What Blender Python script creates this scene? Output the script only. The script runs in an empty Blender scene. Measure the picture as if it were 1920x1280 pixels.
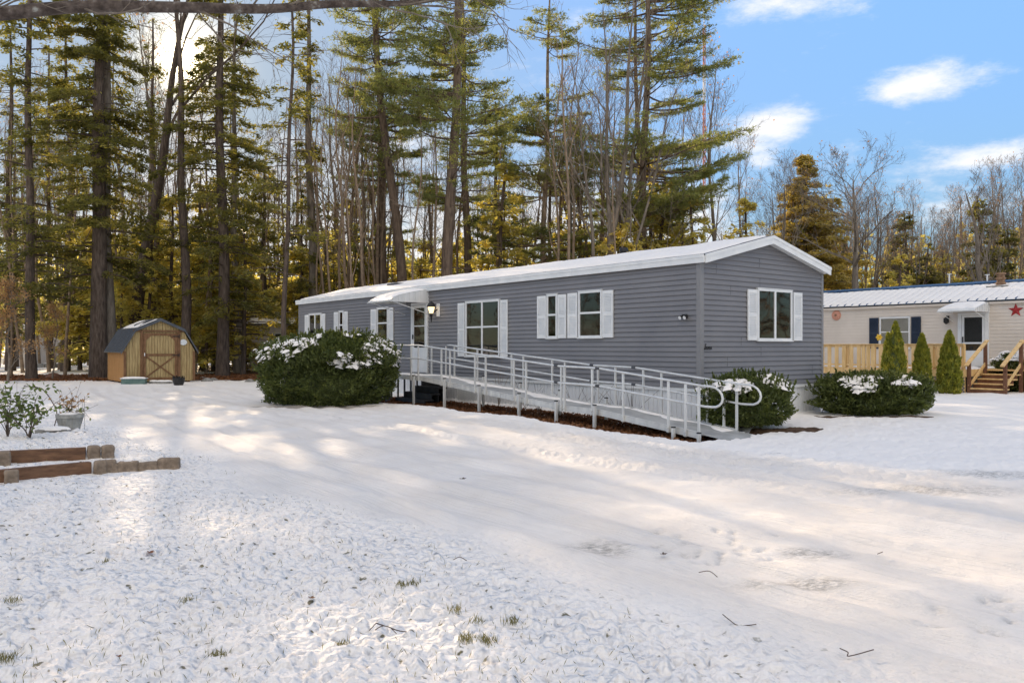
import bpy, math, random
import numpy as np
from mathutils import Vector, Matrix, Euler

R = np.random.RandomState(7)
sc = bpy.context.scene
COL = sc.collection
F = 1500.0            # focal length in photo pixels (1920 wide)
HZ = 650.0            # horizon row
CAMZ = 1.4
rad = math.radians

# ------------------------------------------------------------------ house frame
C0 = np.array([3.53, 15.0])
DL = np.array([-0.612, 0.791]); DL = DL / np.linalg.norm(DL)     # along the long wall, away
DG = np.array([DL[1], -DL[0]])                                  # along the gable wall, away to the right
NV = -DG                                                        # out of the long wall

def HP(t, v, z, o=C0):
    p = o + DL * t + NV * v
    return np.array([p[0], p[1], z])

def on_long(px, py=None, v=0.0, o=C0):
    """point of the plane parallel to the long wall at offset v that is seen at px"""
    r = (px - 960) / F
    b = o + NV * v
    t = (b[0] - r * b[1]) / (r * DL[1] - DL[0])
    y = b[1] + DL[1] * t
    z = None if py is None else CAMZ + (HZ - py) / F * y
    return t, z

def on_gable(px, py=None, t0=0.0, o=C0):
    r = (px - 960) / F
    b = o + DL * t0
    u = (r * b[1] - b[0]) / (DG[0] - r * DG[1])
    y = b[1] + DG[1] * u
    z = None if py is None else CAMZ + (HZ - py) / F * y
    return u, z

def at(px, y):
    return ((px - 960) / F * y, y)

def gnd(px, py):
    y = F * CAMZ / (py - HZ)
    return ((px - 960) / F * y, y)

# ------------------------------------------------------------------ noise
def _hash(ix, iy, iz, seed):
    h = (ix * 374761393 + iy * 668265263 + iz * 2147483647 + seed * 974711) & 0xffffffff
    h = ((h ^ (h >> 13)) * 1274126177) & 0xffffffff
    h = (h ^ (h >> 16)) & 0xffffffff
    return h / 4294967295.0

def vnoise(x, y, z=0.0, seed=0):
    x = np.asarray(x, float); y = np.asarray(y, float); z = np.asarray(z, float) + np.zeros_like(x)
    ix = np.floor(x).astype(np.int64); iy = np.floor(y).astype(np.int64); iz = np.floor(z).astype(np.int64)
    fx = x - ix; fy = y - iy; fz = z - iz
    fx = fx * fx * (3 - 2 * fx); fy = fy * fy * (3 - 2 * fy); fz = fz * fz * (3 - 2 * fz)
    r = 0
    for dx in (0, 1):
        for dy in (0, 1):
            for dz in (0, 1):
                w = (fx if dx else 1 - fx) * (fy if dy else 1 - fy) * (fz if dz else 1 - fz)
                r = r + w * _hash(ix + dx, iy + dy, iz + dz, seed)
    return r

def fbm(x, y, z=0.0, seed=0, o=3):
    a, s, f, n = 0, 0.5, 1.0, 0
    for k in range(o):
        a = a + s * vnoise(np.asarray(x) * f, np.asarray(y) * f, np.asarray(z) * f, seed + k)
        n += s; s *= 0.5; f *= 2.03
    return a / n

def sstep(a, b, x):
    t = np.clip((x - a) / (b - a), 0, 1)
    return t * t * (3 - 2 * t)

# ------------------------------------------------------------------ mesh helper
class Geo:
    def __init__(s):
        s.V = []; s.Q = []; s.T = []; s.n = 0; s.N = []
    def add(s, v, q=None, t=None, ng=None):
        v = np.asarray(v, float).reshape(-1, 3)
        if q is not None and len(q): s.Q.append(np.asarray(q, np.int64).reshape(-1, 4) + s.n)
        if t is not None and len(t): s.T.append(np.asarray(t, np.int64).reshape(-1, 3) + s.n)
        if ng is not None:
            for f in ng: s.N.append([i + s.n for i in f])
        s.V.append(v); s.n += len(v)
        return s
    def pbox(s, o, a, b, c):
        """parallelepiped from corner o and three edges"""
        o, a, b, c = [np.asarray(k, float) for k in (o, a, b, c)]
        v = [o, o + a, o + a + b, o + b, o + c, o + a + c, o + a + b + c, o + b + c]
        q = [(0, 3, 2, 1), (4, 5, 6, 7), (0, 1, 5, 4), (1, 2, 6, 5), (2, 3, 7, 6), (3, 0, 4, 7)]
        if np.dot(np.cross(a, b), c) < 0: q = [k[::-1] for k in q]
        return s.add(v, q)
    def hbox(s, t0, t1, v0, v1, z0, z1, o=C0):
        return s.pbox(HP(t0, v0, z0, o), HP(t1, v0, z0, o) - HP(t0, v0, z0, o), HP(t0, v1, z0, o) - HP(t0, v0, z0, o), (0, 0, z1 - z0))
    def box(s, x0, x1, y0, y1, z0, z1):
        return s.pbox((x0, y0, z0), (x1 - x0, 0, 0), (0, y1 - y0, 0), (0, 0, z1 - z0))
    def bar(s, p, q, w, h=None, up=(0, 0, 1)):
        """rectangular bar between two points"""
        p = np.asarray(p, float); q = np.asarray(q, float); h = w if h is None else h
        d = q - p; L = np.linalg.norm(d); dn = d / L
        up = np.asarray(up, float)
        if abs(np.dot(dn, up)) > .97: up = np.array([NV[0], NV[1], 0])
        sd = np.cross(dn, up); sd /= np.linalg.norm(sd); u = np.cross(sd, dn)
        return s.pbox(p - sd * w / 2 - u * h / 2, d, sd * w, u * h)
    def tube(s, pts, r, n=8, caps=True):
        pts = np.asarray(pts, float); m = len(pts)
        r = np.zeros(m) + np.asarray(r, float)
        d = np.gradient(pts, axis=0); d /= np.linalg.norm(d, axis=1)[:, None] + 1e-9
        ref = np.array([0, 0, 1.0]) if abs(d[0][2]) < .9 else np.array([1.0, 0, 0])
        a0 = np.cross(d[0], ref); a0 /= np.linalg.norm(a0)
        A = []
        for k in range(m):
            a0 = a0 - d[k] * np.dot(a0, d[k]); a0 /= np.linalg.norm(a0) + 1e-9
            A.append(a0)
        A = np.array(A); B = np.cross(d, A)
        th = np.arange(n) * 2 * np.pi / n
        v = pts[:, None] + (A[:, None] * np.cos(th)[None, :, None] + B[:, None] * np.sin(th)[None, :, None]) * r[:, None, None]
        i = np.arange(m - 1)[:, None] * n; j = np.arange(n)[None]; j2 = (j + 1) % n
        q = np.stack([i + j, i + j2, i + n + j2, i + n + j], -1).reshape(-1, 4)
        ng = [list(range(n))[::-1], [(m - 1) * n + k for k in range(n)]] if caps else None
        return s.add(v.reshape(-1, 3), q, ng=ng)
    def segs(s, P, Q, r0, r1, n=3):
        """many independent tapered prisms at once"""
        P = np.asarray(P, float); Q = np.asarray(Q, float); r0 = np.asarray(r0, float); r1 = np.asarray(r1, float)
        d = Q - P; d /= np.linalg.norm(d, axis=1)[:, None] + 1e-9
        ref = np.where(np.abs(d[:, 2:3]) < .9, np.array([[0, 0, 1.0]]), np.array([[1.0, 0, 0]]))
        A = np.cross(d, ref); A /= np.linalg.norm(A, axis=1)[:, None] + 1e-9
        B = np.cross(d, A)
        th = np.arange(n) * 2 * np.pi / n
        ring = A[:, None] * np.cos(th)[None, :, None] + B[:, None] * np.sin(th)[None, :, None]
        v = np.concatenate([P[:, None] + ring * r0[:, None, None], Q[:, None] + ring * r1[:, None, None]], 1)
        m = len(P); b = (np.arange(m) * 2 * n)[:, None]
        j = np.arange(n)[None]; j2 = (j + 1) % n
        q = np.stack([b + j, b + n + j, b + n + j2, b + j2], -1).reshape(-1, 4)
        return s.add(v.reshape(-1, 3), q)
    def leaves(s, c, a, b, l, w, fold=0.0):
        """rhombic leaf faces: centre, long axis, cross axis"""
        c = np.asarray(c, float); m = len(c)
        l = (np.zeros(m) + l)[:, None]; w = (np.zeros(m) + w)[:, None]
        a = a / (np.linalg.norm(a, axis=1)[:, None] + 1e-9)
        b = b - a * np.sum(a * b, 1)[:, None]; b = b / (np.linalg.norm(b, axis=1)[:, None] + 1e-9)
        v = np.stack([c - a * l / 2, c + b * w / 2, c + a * l / 2, c - b * w / 2], 1).reshape(-1, 3)
        q = np.arange(m * 4).reshape(-1, 4)
        return s.add(v, q)
    def prism(s, poly, ext):
        """poly: list of 3d points, extruded by vector ext"""
        p = np.asarray(poly, float); e = np.asarray(ext, float); n = len(p)
        nrm = np.cross(p[1] - p[0], p[2] - p[1])
        v = np.concatenate([p, p + e]); q = [(i, (i + 1) % n, n + (i + 1) % n, n + i) for i in range(n)]
        f0 = list(range(n))[::-1]; f1 = list(range(n, 2 * n))
        return s.add(v, q, ng=[f0, f1])
    def grid(s, Pm):
        """Pm: (m,n,3) array of points"""
        m, n = Pm.shape[:2]
        i = np.arange(m - 1)[:, None] * n; j = np.arange(n - 1)[None]
        q = np.stack([i + j, i + j + 1, i + n + j + 1, i + n + j], -1).reshape(-1, 4)
        return s.add(Pm.reshape(-1, 3), q)
    def mesh(s, name, off=(0, 0, 0), smooth=False):
        V = np.concatenate(s.V) - np.asarray(off, float)
        Q = np.concatenate(s.Q) if s.Q else np.zeros((0, 4), np.int64)
        T = np.concatenate(s.T) if s.T else np.zeros((0, 3), np.int64)
        me = bpy.data.meshes.new(name)
        loops = np.concatenate([Q.ravel(), T.ravel()] + [np.array(f) for f in s.N]).astype(np.int32)
        sizes = np.concatenate([np.full(len(Q), 4), np.full(len(T), 3), np.array([len(f) for f in s.N], int)]).astype(np.int32)
        st = np.concatenate([[0], np.cumsum(sizes)[:-1]]).astype(np.int32)
        me.vertices.add(len(V)); me.vertices.foreach_set('co', V.astype(np.float32).ravel())
        me.loops.add(len(loops)); me.loops.foreach_set('vertex_index', loops)
        me.polygons.add(len(sizes)); me.polygons.foreach_set('loop_start', st)
        me.polygons.foreach_set('use_smooth', np.full(len(sizes), smooth))
        me.update(calc_edges=True)
        return me

def link(o, parent=None):
    COL.objects.link(o)
    if parent is not None: o.parent = parent
    return o

def tag(o, label, cat, group=None, kind=None):
    o['label'] = label; o['category'] = cat
    if group: o['group'] = group
    if kind: o['kind'] = kind
    return o

def thing(name, label, cat, loc, group=None):
    o = bpy.data.objects.new(name, None); o.empty_display_size = .2
    link(o); o.location = loc
    return tag(o, label, cat, group)

def wloc(o):
    p = np.zeros(3)
    while o is not None:
        p += np.array(o.location); o = o.parent
    return p

def part(name, geo, mat, parent=None, smooth=False, bevel=0, label=None):
    """geo is in world coordinates"""
    off = wloc(parent) if parent is not None else np.zeros(3)
    me = geo.mesh(name, off, smooth); me.materials.append(mat)
    o = bpy.data.objects.new(name, me); link(o, parent)
    if bevel:
        m = o.modifiers.new('b', 'BEVEL'); m.width = bevel; m.segments = 2; m.limit_method = 'ANGLE'
    if label: o['label'] = label
    return o

def copy_tree(o, parent=None):
    c = o.copy(); COL.objects.link(c); c.parent = parent
    for ch in [k for k in bpy.data.objects if k.parent == o]: copy_tree(ch, c)
    return c

CH = {}
def dup(proto, loc, rz=0, s=1.0, label=None, group=None, tilt=(0, 0)):
    """copy of a thing with two levels of parts (children cached)"""
    c = proto.copy(); COL.objects.link(c)
    c.location = loc; c.rotation_euler = (tilt[0], tilt[1], rz)
    c.scale = (s, s, s) if np.isscalar(s) else s
    if label: c['label'] = label
    if group: c['group'] = group
    for ch in CH[proto.name]:
        k = ch.copy(); COL.objects.link(k); k.parent = c
    return c

# ------------------------------------------------------------------ materials
def new_mat(name):
    m = bpy.data.materials.new(name); m.use_nodes = True
    nt = m.node_tree; nt.nodes.clear()
    out = nt.nodes.new('ShaderNodeOutputMaterial')
    return m, nt, out

def N(nt, typ, **kw):
    n = nt.nodes.new(typ)
    for k, v in kw.items():
        if k.startswith('i_'): n.inputs[k[2:].replace('_', ' ')].default_value = v
        else: setattr(n, k, v)
    return n

def noise_ramp(nt, coord, scale, stops, detail=4, rough=.6, vscale=None, dist=0.0):
    no = N(nt, 'ShaderNodeTexNoise'); no.inputs['Scale'].default_value = scale
    no.inputs['Detail'].default_value = detail; no.inputs['Roughness'].default_value = rough
    no.inputs['Distortion'].default_value = dist
    if vscale is not None:
        mp = N(nt, 'ShaderNodeMapping'); mp.inputs['Scale'].default_value = vscale
        nt.links.new(coord, mp.inputs['Vector']); coord = mp.outputs['Vector']
    nt.links.new(coord, no.inputs['Vector'])
    cr = N(nt, 'ShaderNodeValToRGB')
    el = cr.color_ramp.elements
    while len(el) < len(stops): el.new(.5)
    for e, (p, c) in zip(el, stops):
        e.position = p; e.color = (*c, 1) if len(c) == 3 else c
    nt.links.new(no.outputs['Fac'], cr.inputs['Fac'])
    return no, cr

def mat_noise(name, c1, c2, scale=4, rough=.7, bump=0.0, bscale=None, vscale=None, metal=0.0, spec=.3, pos=(.35, .65), detail=5, c3=None):
    m, nt, out = new_mat(name)
    b = N(nt, 'ShaderNodeBsdfPrincipled')
    b.inputs['Roughness'].default_value = rough; b.inputs['Metallic'].default_value = metal
    b.inputs['Specular IOR Level'].default_value = spec
    tc = N(nt, 'ShaderNodeTexCoord')
    stops = [(pos[0], c1), (pos[1], c2)]
    if c3: stops.append((min(1, pos[1] + .15), c3))
    no, cr = noise_ramp(nt, tc.outputs['Object'], scale, stops, detail, vscale=vscale)
    nt.links.new(cr.outputs['Color'], b.inputs['Base Color'])
    if bump:
        n2 = N(nt, 'ShaderNodeTexNoise'); n2.inputs['Scale'].default_value = bscale or scale * 3; n2.inputs['Detail'].default_value = 4
        co = tc.outputs['Object']
        if vscale is not None:
            mp = N(nt, 'ShaderNodeMapping'); mp.inputs['Scale'].default_value = vscale
            nt.links.new(co, mp.inputs['Vector']); co = mp.outputs['Vector']
        nt.links.new(co, n2.inputs['Vector'])
        bp = N(nt, 'ShaderNodeBump'); bp.inputs['Strength'].default_value = 1; bp.inputs['Distance'].default_value = bump
        nt.links.new(n2.outputs['Fac'], bp.inputs['Height']); nt.links.new(bp.outputs['Normal'], b.inputs['Normal'])
    nt.links.new(b.outputs[0], out.inputs['Surface'])
    return m

def mat_leaf(name, c1, c2, c3=None, trans=.4, scale=.7, rough=.55, tcol=None):
    m, nt, out = new_mat(name)
    tc = N(nt, 'ShaderNodeTexCoord'); oi = N(nt, 'ShaderNodeObjectInfo')
    va = N(nt, 'ShaderNodeVectorMath', operation='ADD')
    mu = N(nt, 'ShaderNodeMath', operation='MULTIPLY'); mu.inputs[1].default_value = 37
    nt.links.new(oi.outputs['Random'], mu.inputs[0])
    nt.links.new(tc.outputs['Object'], va.inputs[0]); nt.links.new(mu.outputs[0], va.inputs[1])
    stops = [(.34, c1), (.56, c2)] + ([(.72, c3)] if c3 else [])
    no, cr = noise_ramp(nt, va.outputs[0], scale, stops, 6, .75)
    d = N(nt, 'ShaderNodeBsdfPrincipled'); d.inputs['Roughness'].default_value = rough; d.inputs['Specular IOR Level'].default_value = .35
    t = N(nt, 'ShaderNodeBsdfTranslucent')
    hs = N(nt, 'ShaderNodeMix', data_type='RGBA', blend_type='MULTIPLY'); hs.inputs[0].default_value = 1
    hs.inputs[7].default_value = tcol or (2.1, 2.03, .97, 1)
    nt.links.new(cr.outputs[0], hs.inputs[6]); nt.links.new(hs.outputs[2], t.inputs['Color'])
    nt.links.new(cr.outputs[0], d.inputs['Base Color'])
    mx = N(nt, 'ShaderNodeMixShader'); mx.inputs[0].default_value = trans
    nt.links.new(d.outputs[0], mx.inputs[1]); nt.links.new(t.outputs[0], mx.inputs[2])
    nt.links.new(mx.outputs[0], out.inputs['Surface'])
    return m

M = {}
M['siding'] = mat_noise('grey_vinyl_siding', (.185, .184, .193), (.228, .224, .228), .7, .5, .0015, 3, spec=.35, detail=8)
M['corner'] = mat_noise('grey_corner_trim', (.215, .215, .22), (.24, .24, .245), 2, .5)
M['white'] = mat_noise('white_vinyl', (.70, .72, .72), (.80, .81, .80), 3, .45)
M['whitemetal'] = mat_noise('white_painted_metal', (.66, .68, .68), (.78, .79, .78), 2.5, .4, vscale=(1, 1, .3))
M['skirt'] = mat_noise('white_skirting_vinyl', (.74, .76, .77), (.84, .85, .85), 1.5, .5, vscale=(1, 1, 2))
M['black'] = mat_noise('black_metal', (.012, .012, .014), (.03, .03, .03), 8, .45)
M['darkgrey'] = mat_noise('dark_grey_paint', (.05, .052, .058), (.09, .092, .10), 5, .6)
M['postgrey'] = mat_noise('grey_painted_wood', (.12, .125, .135), (.17, .175, .185), 5, .6)
M['alu'] = mat_noise('aluminium', (.62, .62, .60), (.78, .78, .75), 6, .45, metal=.35, vscale=(1, 1, .3))
M['aludeck'] = mat_noise('frosted_aluminium_deck', (.36, .37, .37), (.58, .59, .58), 2.5, .5, metal=.35)
M['shedwood'] = mat_noise('weathered_pine_board', (.27, .19, .085), (.46, .35, .17), 3.0, .8, .003, 8, vscale=(6, 6, .6), c3=(.31, .32, .18))
M['shedtrim'] = mat_noise('brown_stained_board', (.13, .065, .03), (.22, .12, .06), 5, .75, vscale=(3, 3, 1))
M['shedside'] = mat_noise('orange_stained_board', (.33, .16, .05), (.45, .24, .085), 3, .7, vscale=(5, 5, .5))
M['shedroof'] = mat_noise('charcoal_metal_roof', (.05, .056, .068), (.085, .095, .11), 3, .35, spec=.5)
M['pine'] = mat_noise('new_pine_lumber', (.62, .40, .16), (.80, .57, .28), 3, .65, .001, vscale=(4, 4, .6))
M['darklumber'] = mat_noise('brown_treated_lumber', (.13, .06, .035), (.22, .11, .065), 4, .7)
M['timber'] = mat_noise('red_brown_timber', (.11, .06, .036), (.23, .125, .07), 5, .8, .003, vscale=(1, 1, 4))
M['block'] = mat_noise('tan_concrete_block', (.17, .13, .095), (.32, .25, .185), 12, .9, .006, 30)
M['concrete'] = mat_noise('grey_cast_concrete', (.27, .27, .25), (.42, .42, .39), 10, .9, .004, 40)
M['beige'] = mat_noise('beige_vinyl_siding', (.62, .555, .48), (.70, .63, .55), 1, .55)
M['navy'] = mat_noise('navy_shutter', (.018, .028, .05), (.03, .042, .07), 3, .5)
M['bluemetal'] = mat_noise('blue_metal_roof', (.03, .08, .16), (.05, .11, .21), 2, .4)
M['red'] = mat_noise('red_painted_metal', (.30, .02, .025), (.42, .04, .04), 6, .5)
M['terracotta'] = mat_noise('faded_terracotta', (.50, .22, .15), (.62, .33, .24), 20, .8)
M['rust'] = mat_noise('rusty_flue_metal', (.16, .09, .05), (.34, .22, .14), 12, .7)
M['soil'] = mat_noise('bark_mulch', (.035, .018, .012), (.10, .05, .03), 18, .95, .02, 25)
M['bark_dark'] = mat_noise('dark_hemlock_bark', (.06, .043, .034), (.15, .115, .09), 4, .9, .03, 6, vscale=(3, 3, .6), c3=(.21, .17, .14))
M['bark_grey'] = mat_noise('grey_bark', (.12, .10, .08), (.24, .205, .165), 3, .9, .02, 7, vscale=(3, 3, .6), c3=(.26, .24, .21))
M['bark_pine'] = mat_noise('brown_pine_bark', (.085, .06, .045), (.19, .14, .10), 4, .9, .03, 6, vscale=(3, 3, .5))
M['bark_warm'] = mat_noise('tan_sapling_bark', (.17, .125, .085), (.31, .23, .16), 4, .9)
M['bark_limb'] = mat_noise('lichen_spotted_limb_bark', (.055, .042, .035), (.13, .105, .09), 14, .9, .008, 25, c3=(.34, .35, .32), pos=(.4, .6))
M['hemlock'] = mat_leaf('hemlock_needles', (.075, .078, .032), (.180, .172, .058), (.42, .335, .11), .52, .9)
M['pineneedle'] = mat_leaf('white_pine_needles', (.10, .12, .05), (.23, .245, .095), (.44, .39, .16), .48, .9)
M['under'] = mat_leaf('sunlit_understorey_foliage', (.22, .205, .075), (.49, .43, .16), (.74, .60, .26), .55, 1.0)
M['cedar_gold'] = mat_leaf('golden_green_conifer_needles', (.20, .17, .065), (.40, .32, .11), (.62, .46, .18), .42, 1.0)
M['beech'] = mat_leaf('dry_bronze_leaves', (.26, .15, .07), (.42, .28, .13), (.58, .43, .24), .45, 1.2, tcol=(1.6, 1.3, .9, 1))
M['yew'] = mat_leaf('dark_yew_needles', (.032, .048, .016), (.11, .135, .038), (.26, .265, .085), .28, 6)
M['arbor'] = mat_leaf('arborvitae_foliage', (.10, .13, .02), (.28, .28, .045), (.58, .47, .09), .35, 7)
M['backwood'] = mat_leaf('brown_winter_wood', (.12, .085, .055), (.25, .18, .11), (.38, .28, .17), .2, .2, tcol=(1, 1, 1, 1))
M['leafgreen'] = mat_leaf('late_green_leaves', (.06, .09, .025), (.13, .17, .05), (.25, .22, .07), .35, 5)
M['litterleaf'] = mat_leaf('fallen_brown_leaves', (.11, .045, .02), (.25, .11, .045), (.40, .21, .09), .2, 2.5, tcol=(1.3, 1.1, .8, 1))
M['grass'] = mat_leaf('dry_grass', (.10, .10, .03), (.22, .20, .08), (.34, .28, .13), .25, 3, tcol=(1.4, 1.3, .8, 1))
M['curtain'] = mat_noise('dark_curtain', (.05, .045, .042), (.10, .09, .085), 2, .9, vscale=(12, 12, .3))
M['blind'] = mat_noise('pale_window_blind', (.55, .52, .47), (.66, .63, .58), 2, .8)
M['plate'] = mat_noise('white_enamel', (.55, .60, .62), (.78, .80, .80), 14, .4)
M['greenbox'] = mat_noise('faded_green_plastic', (.07, .13, .12), (.13, .20, .18), 6, .6)
M['stone'] = mat_noise('grey_fieldstone', (.16, .16, .15), (.32, .31, .29), 7, .9, .01)
M['mastred'] = mat_noise('red_mast_paint', (.42, .12, .08), (.50, .17, .12), 1, .6)
M['mastwhite'] = mat_noise('white_mast_paint', (.60, .60, .60), (.70, .70, .70), 1, .6)
M['mastgreen'] = mat_noise('weathered_green_steel', (.10, .20, .17), (.16, .26, .22), 1, .6)
M['yellow'] = mat_noise('yellow_enamel', (.6, .38, .03), (.75, .5, .06), 5, .5)

def mat_glass():
    m, nt, out = new_mat('window_glass')
    g = N(nt, 'ShaderNodeBsdfGlossy'); g.inputs['Roughness'].default_value = .03; g.inputs['Color'].default_value = (1, .97, .93, 1)
    t = N(nt, 'ShaderNodeBsdfTransparent'); t.inputs['Color'].default_value = (.55, .56, .55, 1)
    tc = N(nt, 'ShaderNodeTexCoord'); no = N(nt, 'ShaderNodeTexNoise'); no.inputs['Scale'].default_value = 1.1; no.inputs['Detail'].default_value = 1
    bp = N(nt, 'ShaderNodeBump'); bp.inputs['Distance'].default_value = .012; bp.inputs['Strength'].default_value = .6
    nt.links.new(tc.outputs['Object'], no.inputs['Vector']); nt.links.new(no.outputs['Fac'], bp.inputs['Height'])
    nt.links.new(bp.outputs['Normal'], g.inputs['Normal'])
    fr = N(nt, 'ShaderNodeFresnel'); fr.inputs['IOR'].default_value = 1.75
    mx = N(nt, 'ShaderNodeMixShader')
    nt.links.new(fr.outputs[0], mx.inputs[0]); nt.links.new(t.outputs[0], mx.inputs[1]); nt.links.new(g.outputs[0], mx.inputs[2])
    nt.links.new(mx.outputs[0], out.inputs['Surface'])
    return m
M['glass'] = mat_glass(); M['glass_clear'] = mat_glass(); M['glass_clear'].name = 'clear_window_glass'
for n_ in M['glass_clear'].node_tree.nodes:
    if n_.type == 'BSDF_TRANSPARENT': n_.inputs['Color'].default_value = (.95, .95, .93, 1)
    if n_.type == 'FRESNEL': n_.inputs['IOR'].default_value = 1.5
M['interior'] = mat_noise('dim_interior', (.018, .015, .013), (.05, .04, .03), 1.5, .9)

def mat_bulb():
    m, nt, out = new_mat('warm_lit_lamp_glass')
    e = N(nt, 'ShaderNodeEmission'); e.inputs['Color'].default_value = (1, .72, .38, 1); e.inputs['Strength'].default_value = 1.6
    nt.links.new(e.outputs[0], out.inputs['Surface']); return m
M['bulb'] = mat_bulb()

def mat_snow(name, ground=False):
    m, nt, out = new_mat(name)
    b = N(nt, 'ShaderNodeBsdfPrincipled'); b.inputs['Roughness'].default_value = .65
    b.inputs['Specular IOR Level'].default_value = .08
    tc = N(nt, 'ShaderNodeTexCoord'); co = tc.outputs['Object']
    n1, c1 = noise_ramp(nt, co, 1.3, [(.3, (.84, .82, .795)), (.7, (.90, .88, .85))], 6)
    col = c1.outputs['Color']
    bp = N(nt, 'ShaderNodeBump'); bp.inputs['Strength'].default_value = 1
    if ground:
        a = N(nt, 'ShaderNodeAttribute', attribute_name='dirt')       # worn or bare places
        al = N(nt, 'ShaderNodeAttribute', attribute_name='lawn')
        # dirt colour
        nd, cd = noise_ramp(nt, co, 14, [(.35, (.05, .03, .02)), (.6, (.12, .075, .045)), (.8, (.22, .14, .08))], 5)
        ad = N(nt, 'ShaderNodeMath', operation='GREATER_THAN')
        nn = N(nt, 'ShaderNodeTexNoise'); nn.inputs['Scale'].default_value = 9; nn.inputs['Detail'].default_value = 4
        nt.links.new(co, nn.inputs['Vector'])
        sm = N(nt, 'ShaderNodeMath', operation='MULTIPLY_ADD'); sm.inputs[1].default_value = .5; sm.inputs[2].default_value = .25
        nt.links.new(nn.outputs['Fac'], sm.inputs[0])
        nt.links.new(a.outputs['Fac'], ad.inputs[0]); nt.links.new(sm.outputs[0], ad.inputs[1])
        mx = N(nt, 'ShaderNodeMix', data_type='RGBA'); nt.links.new(ad.outputs[0], mx.inputs[0])
        nt.links.new(col, mx.inputs[6]); nt.links.new(cd.outputs[0], mx.inputs[7]); col = mx.outputs[2]
        adv = N(nt, 'ShaderNodeAttribute', attribute_name='drive')
        mw = N(nt, 'ShaderNodeMix', data_type='RGBA'); nw, cw = noise_ramp(nt, co, .9, [(.3, (.25, .25, .25)), (.7, (1, 1, 1))], 5)
        mq = N(nt, 'ShaderNodeMath', operation='MULTIPLY'); nt.links.new(adv.outputs['Fac'], mq.inputs[0]); nt.links.new(cw.outputs[0], mq.inputs[1])
        nt.links.new(mq.outputs[0], mw.inputs[0]); nt.links.new(col, mw.inputs[6]); mw.inputs[7].default_value = (.78, .735, .68, 1); col = mw.outputs[2]
        # thin grey melt ice
        ai = N(nt, 'ShaderNodeAttribute', attribute_name='ice')
        mi = N(nt, 'ShaderNodeMix', data_type='RGBA'); ni, ci = noise_ramp(nt, co, 30, [(.4, (0, 0, 0)), (.62, (1, 1, 1))], 6, .8, vscale=(.5, 1, 1))
        mm = N(nt, 'ShaderNodeMath', operation='MULTIPLY'); nt.links.new(ai.outputs['Fac'], mm.inputs[0]); nt.links.new(ci.outputs[0], mm.inputs[1])
        nt.links.new(mm.outputs[0], mi.inputs[0]); nt.links.new(col, mi.inputs[6]); mi.inputs[7].default_value = (.30, .29, .27, 1); col = mi.outputs[2]
        # holes in the lawn snow where turf shows
        nh, ch = noise_ramp(nt, co, 15, [(.29, (1, 1, 1)), (.345, (0, 0, 0))], 2.2, .6)
        mh = N(nt, 'ShaderNodeMath', operation='MULTIPLY'); nt.links.new(ch.outputs[0], mh.inputs[0]); nt.links.new(al.outputs['Fac'], mh.inputs[1])
        m3 = N(nt, 'ShaderNodeMix', data_type='RGBA'); nt.links.new(mh.outputs[0], m3.inputs[0]); nt.links.new(col, m3.inputs[6]); m3.inputs[7].default_value = (.17, .16, .11, 1); col = m3.outputs[2]
        # bumps: pitted lawn and fine grain
        nb = N(nt, 'ShaderNodeTexNoise'); nb.inputs['Scale'].default_value = 15; nb.inputs['Detail'].default_value = 1.5; nb.inputs['Roughness'].default_value = .55
        nt.links.new(co, nb.inputs['Vector'])
        mpw = N(nt, 'ShaderNodeMath', operation='MULTIPLY'); nt.links.new(nb.outputs['Fac'], mpw.inputs[0]); nt.links.new(al.outputs['Fac'], mpw.inputs[1])
        nf = N(nt, 'ShaderNodeTexNoise'); nf.inputs['Scale'].default_value = 55; nf.inputs['Detail'].default_value = 4
        nt.links.new(co, nf.inputs['Vector'])
        s2 = N(nt, 'ShaderNodeMath', operation='MULTIPLY_ADD'); s2.inputs[1].default_value = .09
        nt.links.new(nf.outputs['Fac'], s2.inputs[0]); nt.links.new(mpw.outputs[0], s2.inputs[2])
        adr = N(nt, 'ShaderNodeAttribute', attribute_name='drive')
        rot = N(nt, 'ShaderNodeVectorRotate', rotation_type='Z_AXIS'); rot.inputs['Angle'].default_value = -math.atan2(DL[1], DL[0]); nt.links.new(co, rot.inputs['Vector'])
        mpd = N(nt, 'ShaderNodeMapping'); mpd.inputs['Scale'].default_value = (.8, 24, 1); nt.links.new(rot.outputs[0], mpd.inputs['Vector'])
        nd2 = N(nt, 'ShaderNodeTexNoise'); nd2.inputs['Scale'].default_value = 1; nd2.inputs['Detail'].default_value = 5; nd2.inputs['Roughness'].default_value = .65; nt.links.new(mpd.outputs[0], nd2.inputs['Vector'])
        dm_ = N(nt, 'ShaderNodeMath', operation='MULTIPLY'); nt.links.new(nd2.outputs['Fac'], dm_.inputs[0]); nt.links.new(adr.outputs['Fac'], dm_.inputs[1])
        s3 = N(nt, 'ShaderNodeMath', operation='MULTIPLY_ADD'); s3.inputs[1].default_value = .42; nt.links.new(dm_.outputs[0], s3.inputs[0]); nt.links.new(s2.outputs[0], s3.inputs[2]); s2 = s3
        nt.links.new(s2.outputs[0], bp.inputs['Height']); bp.inputs['Distance'].default_value = .075
    else:
        nf = N(nt, 'ShaderNodeTexNoise'); nf.inputs['Scale'].default_value = 9; nf.inputs['Detail'].default_value = 5
        nt.links.new(co, nf.inputs['Vector']); nt.links.new(nf.outputs['Fac'], bp.inputs['Height']); bp.inputs['Distance'].default_value = .03
    nt.links.new(col, b.inputs['Base Color'])
    nt.links.new(bp.outputs['Normal'], b.inputs['Normal'])
    nt.links.new(b.outputs[0], out.inputs['Surface'])
    return m
M['ground'] = mat_snow('snow_covered_ground', True)
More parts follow.
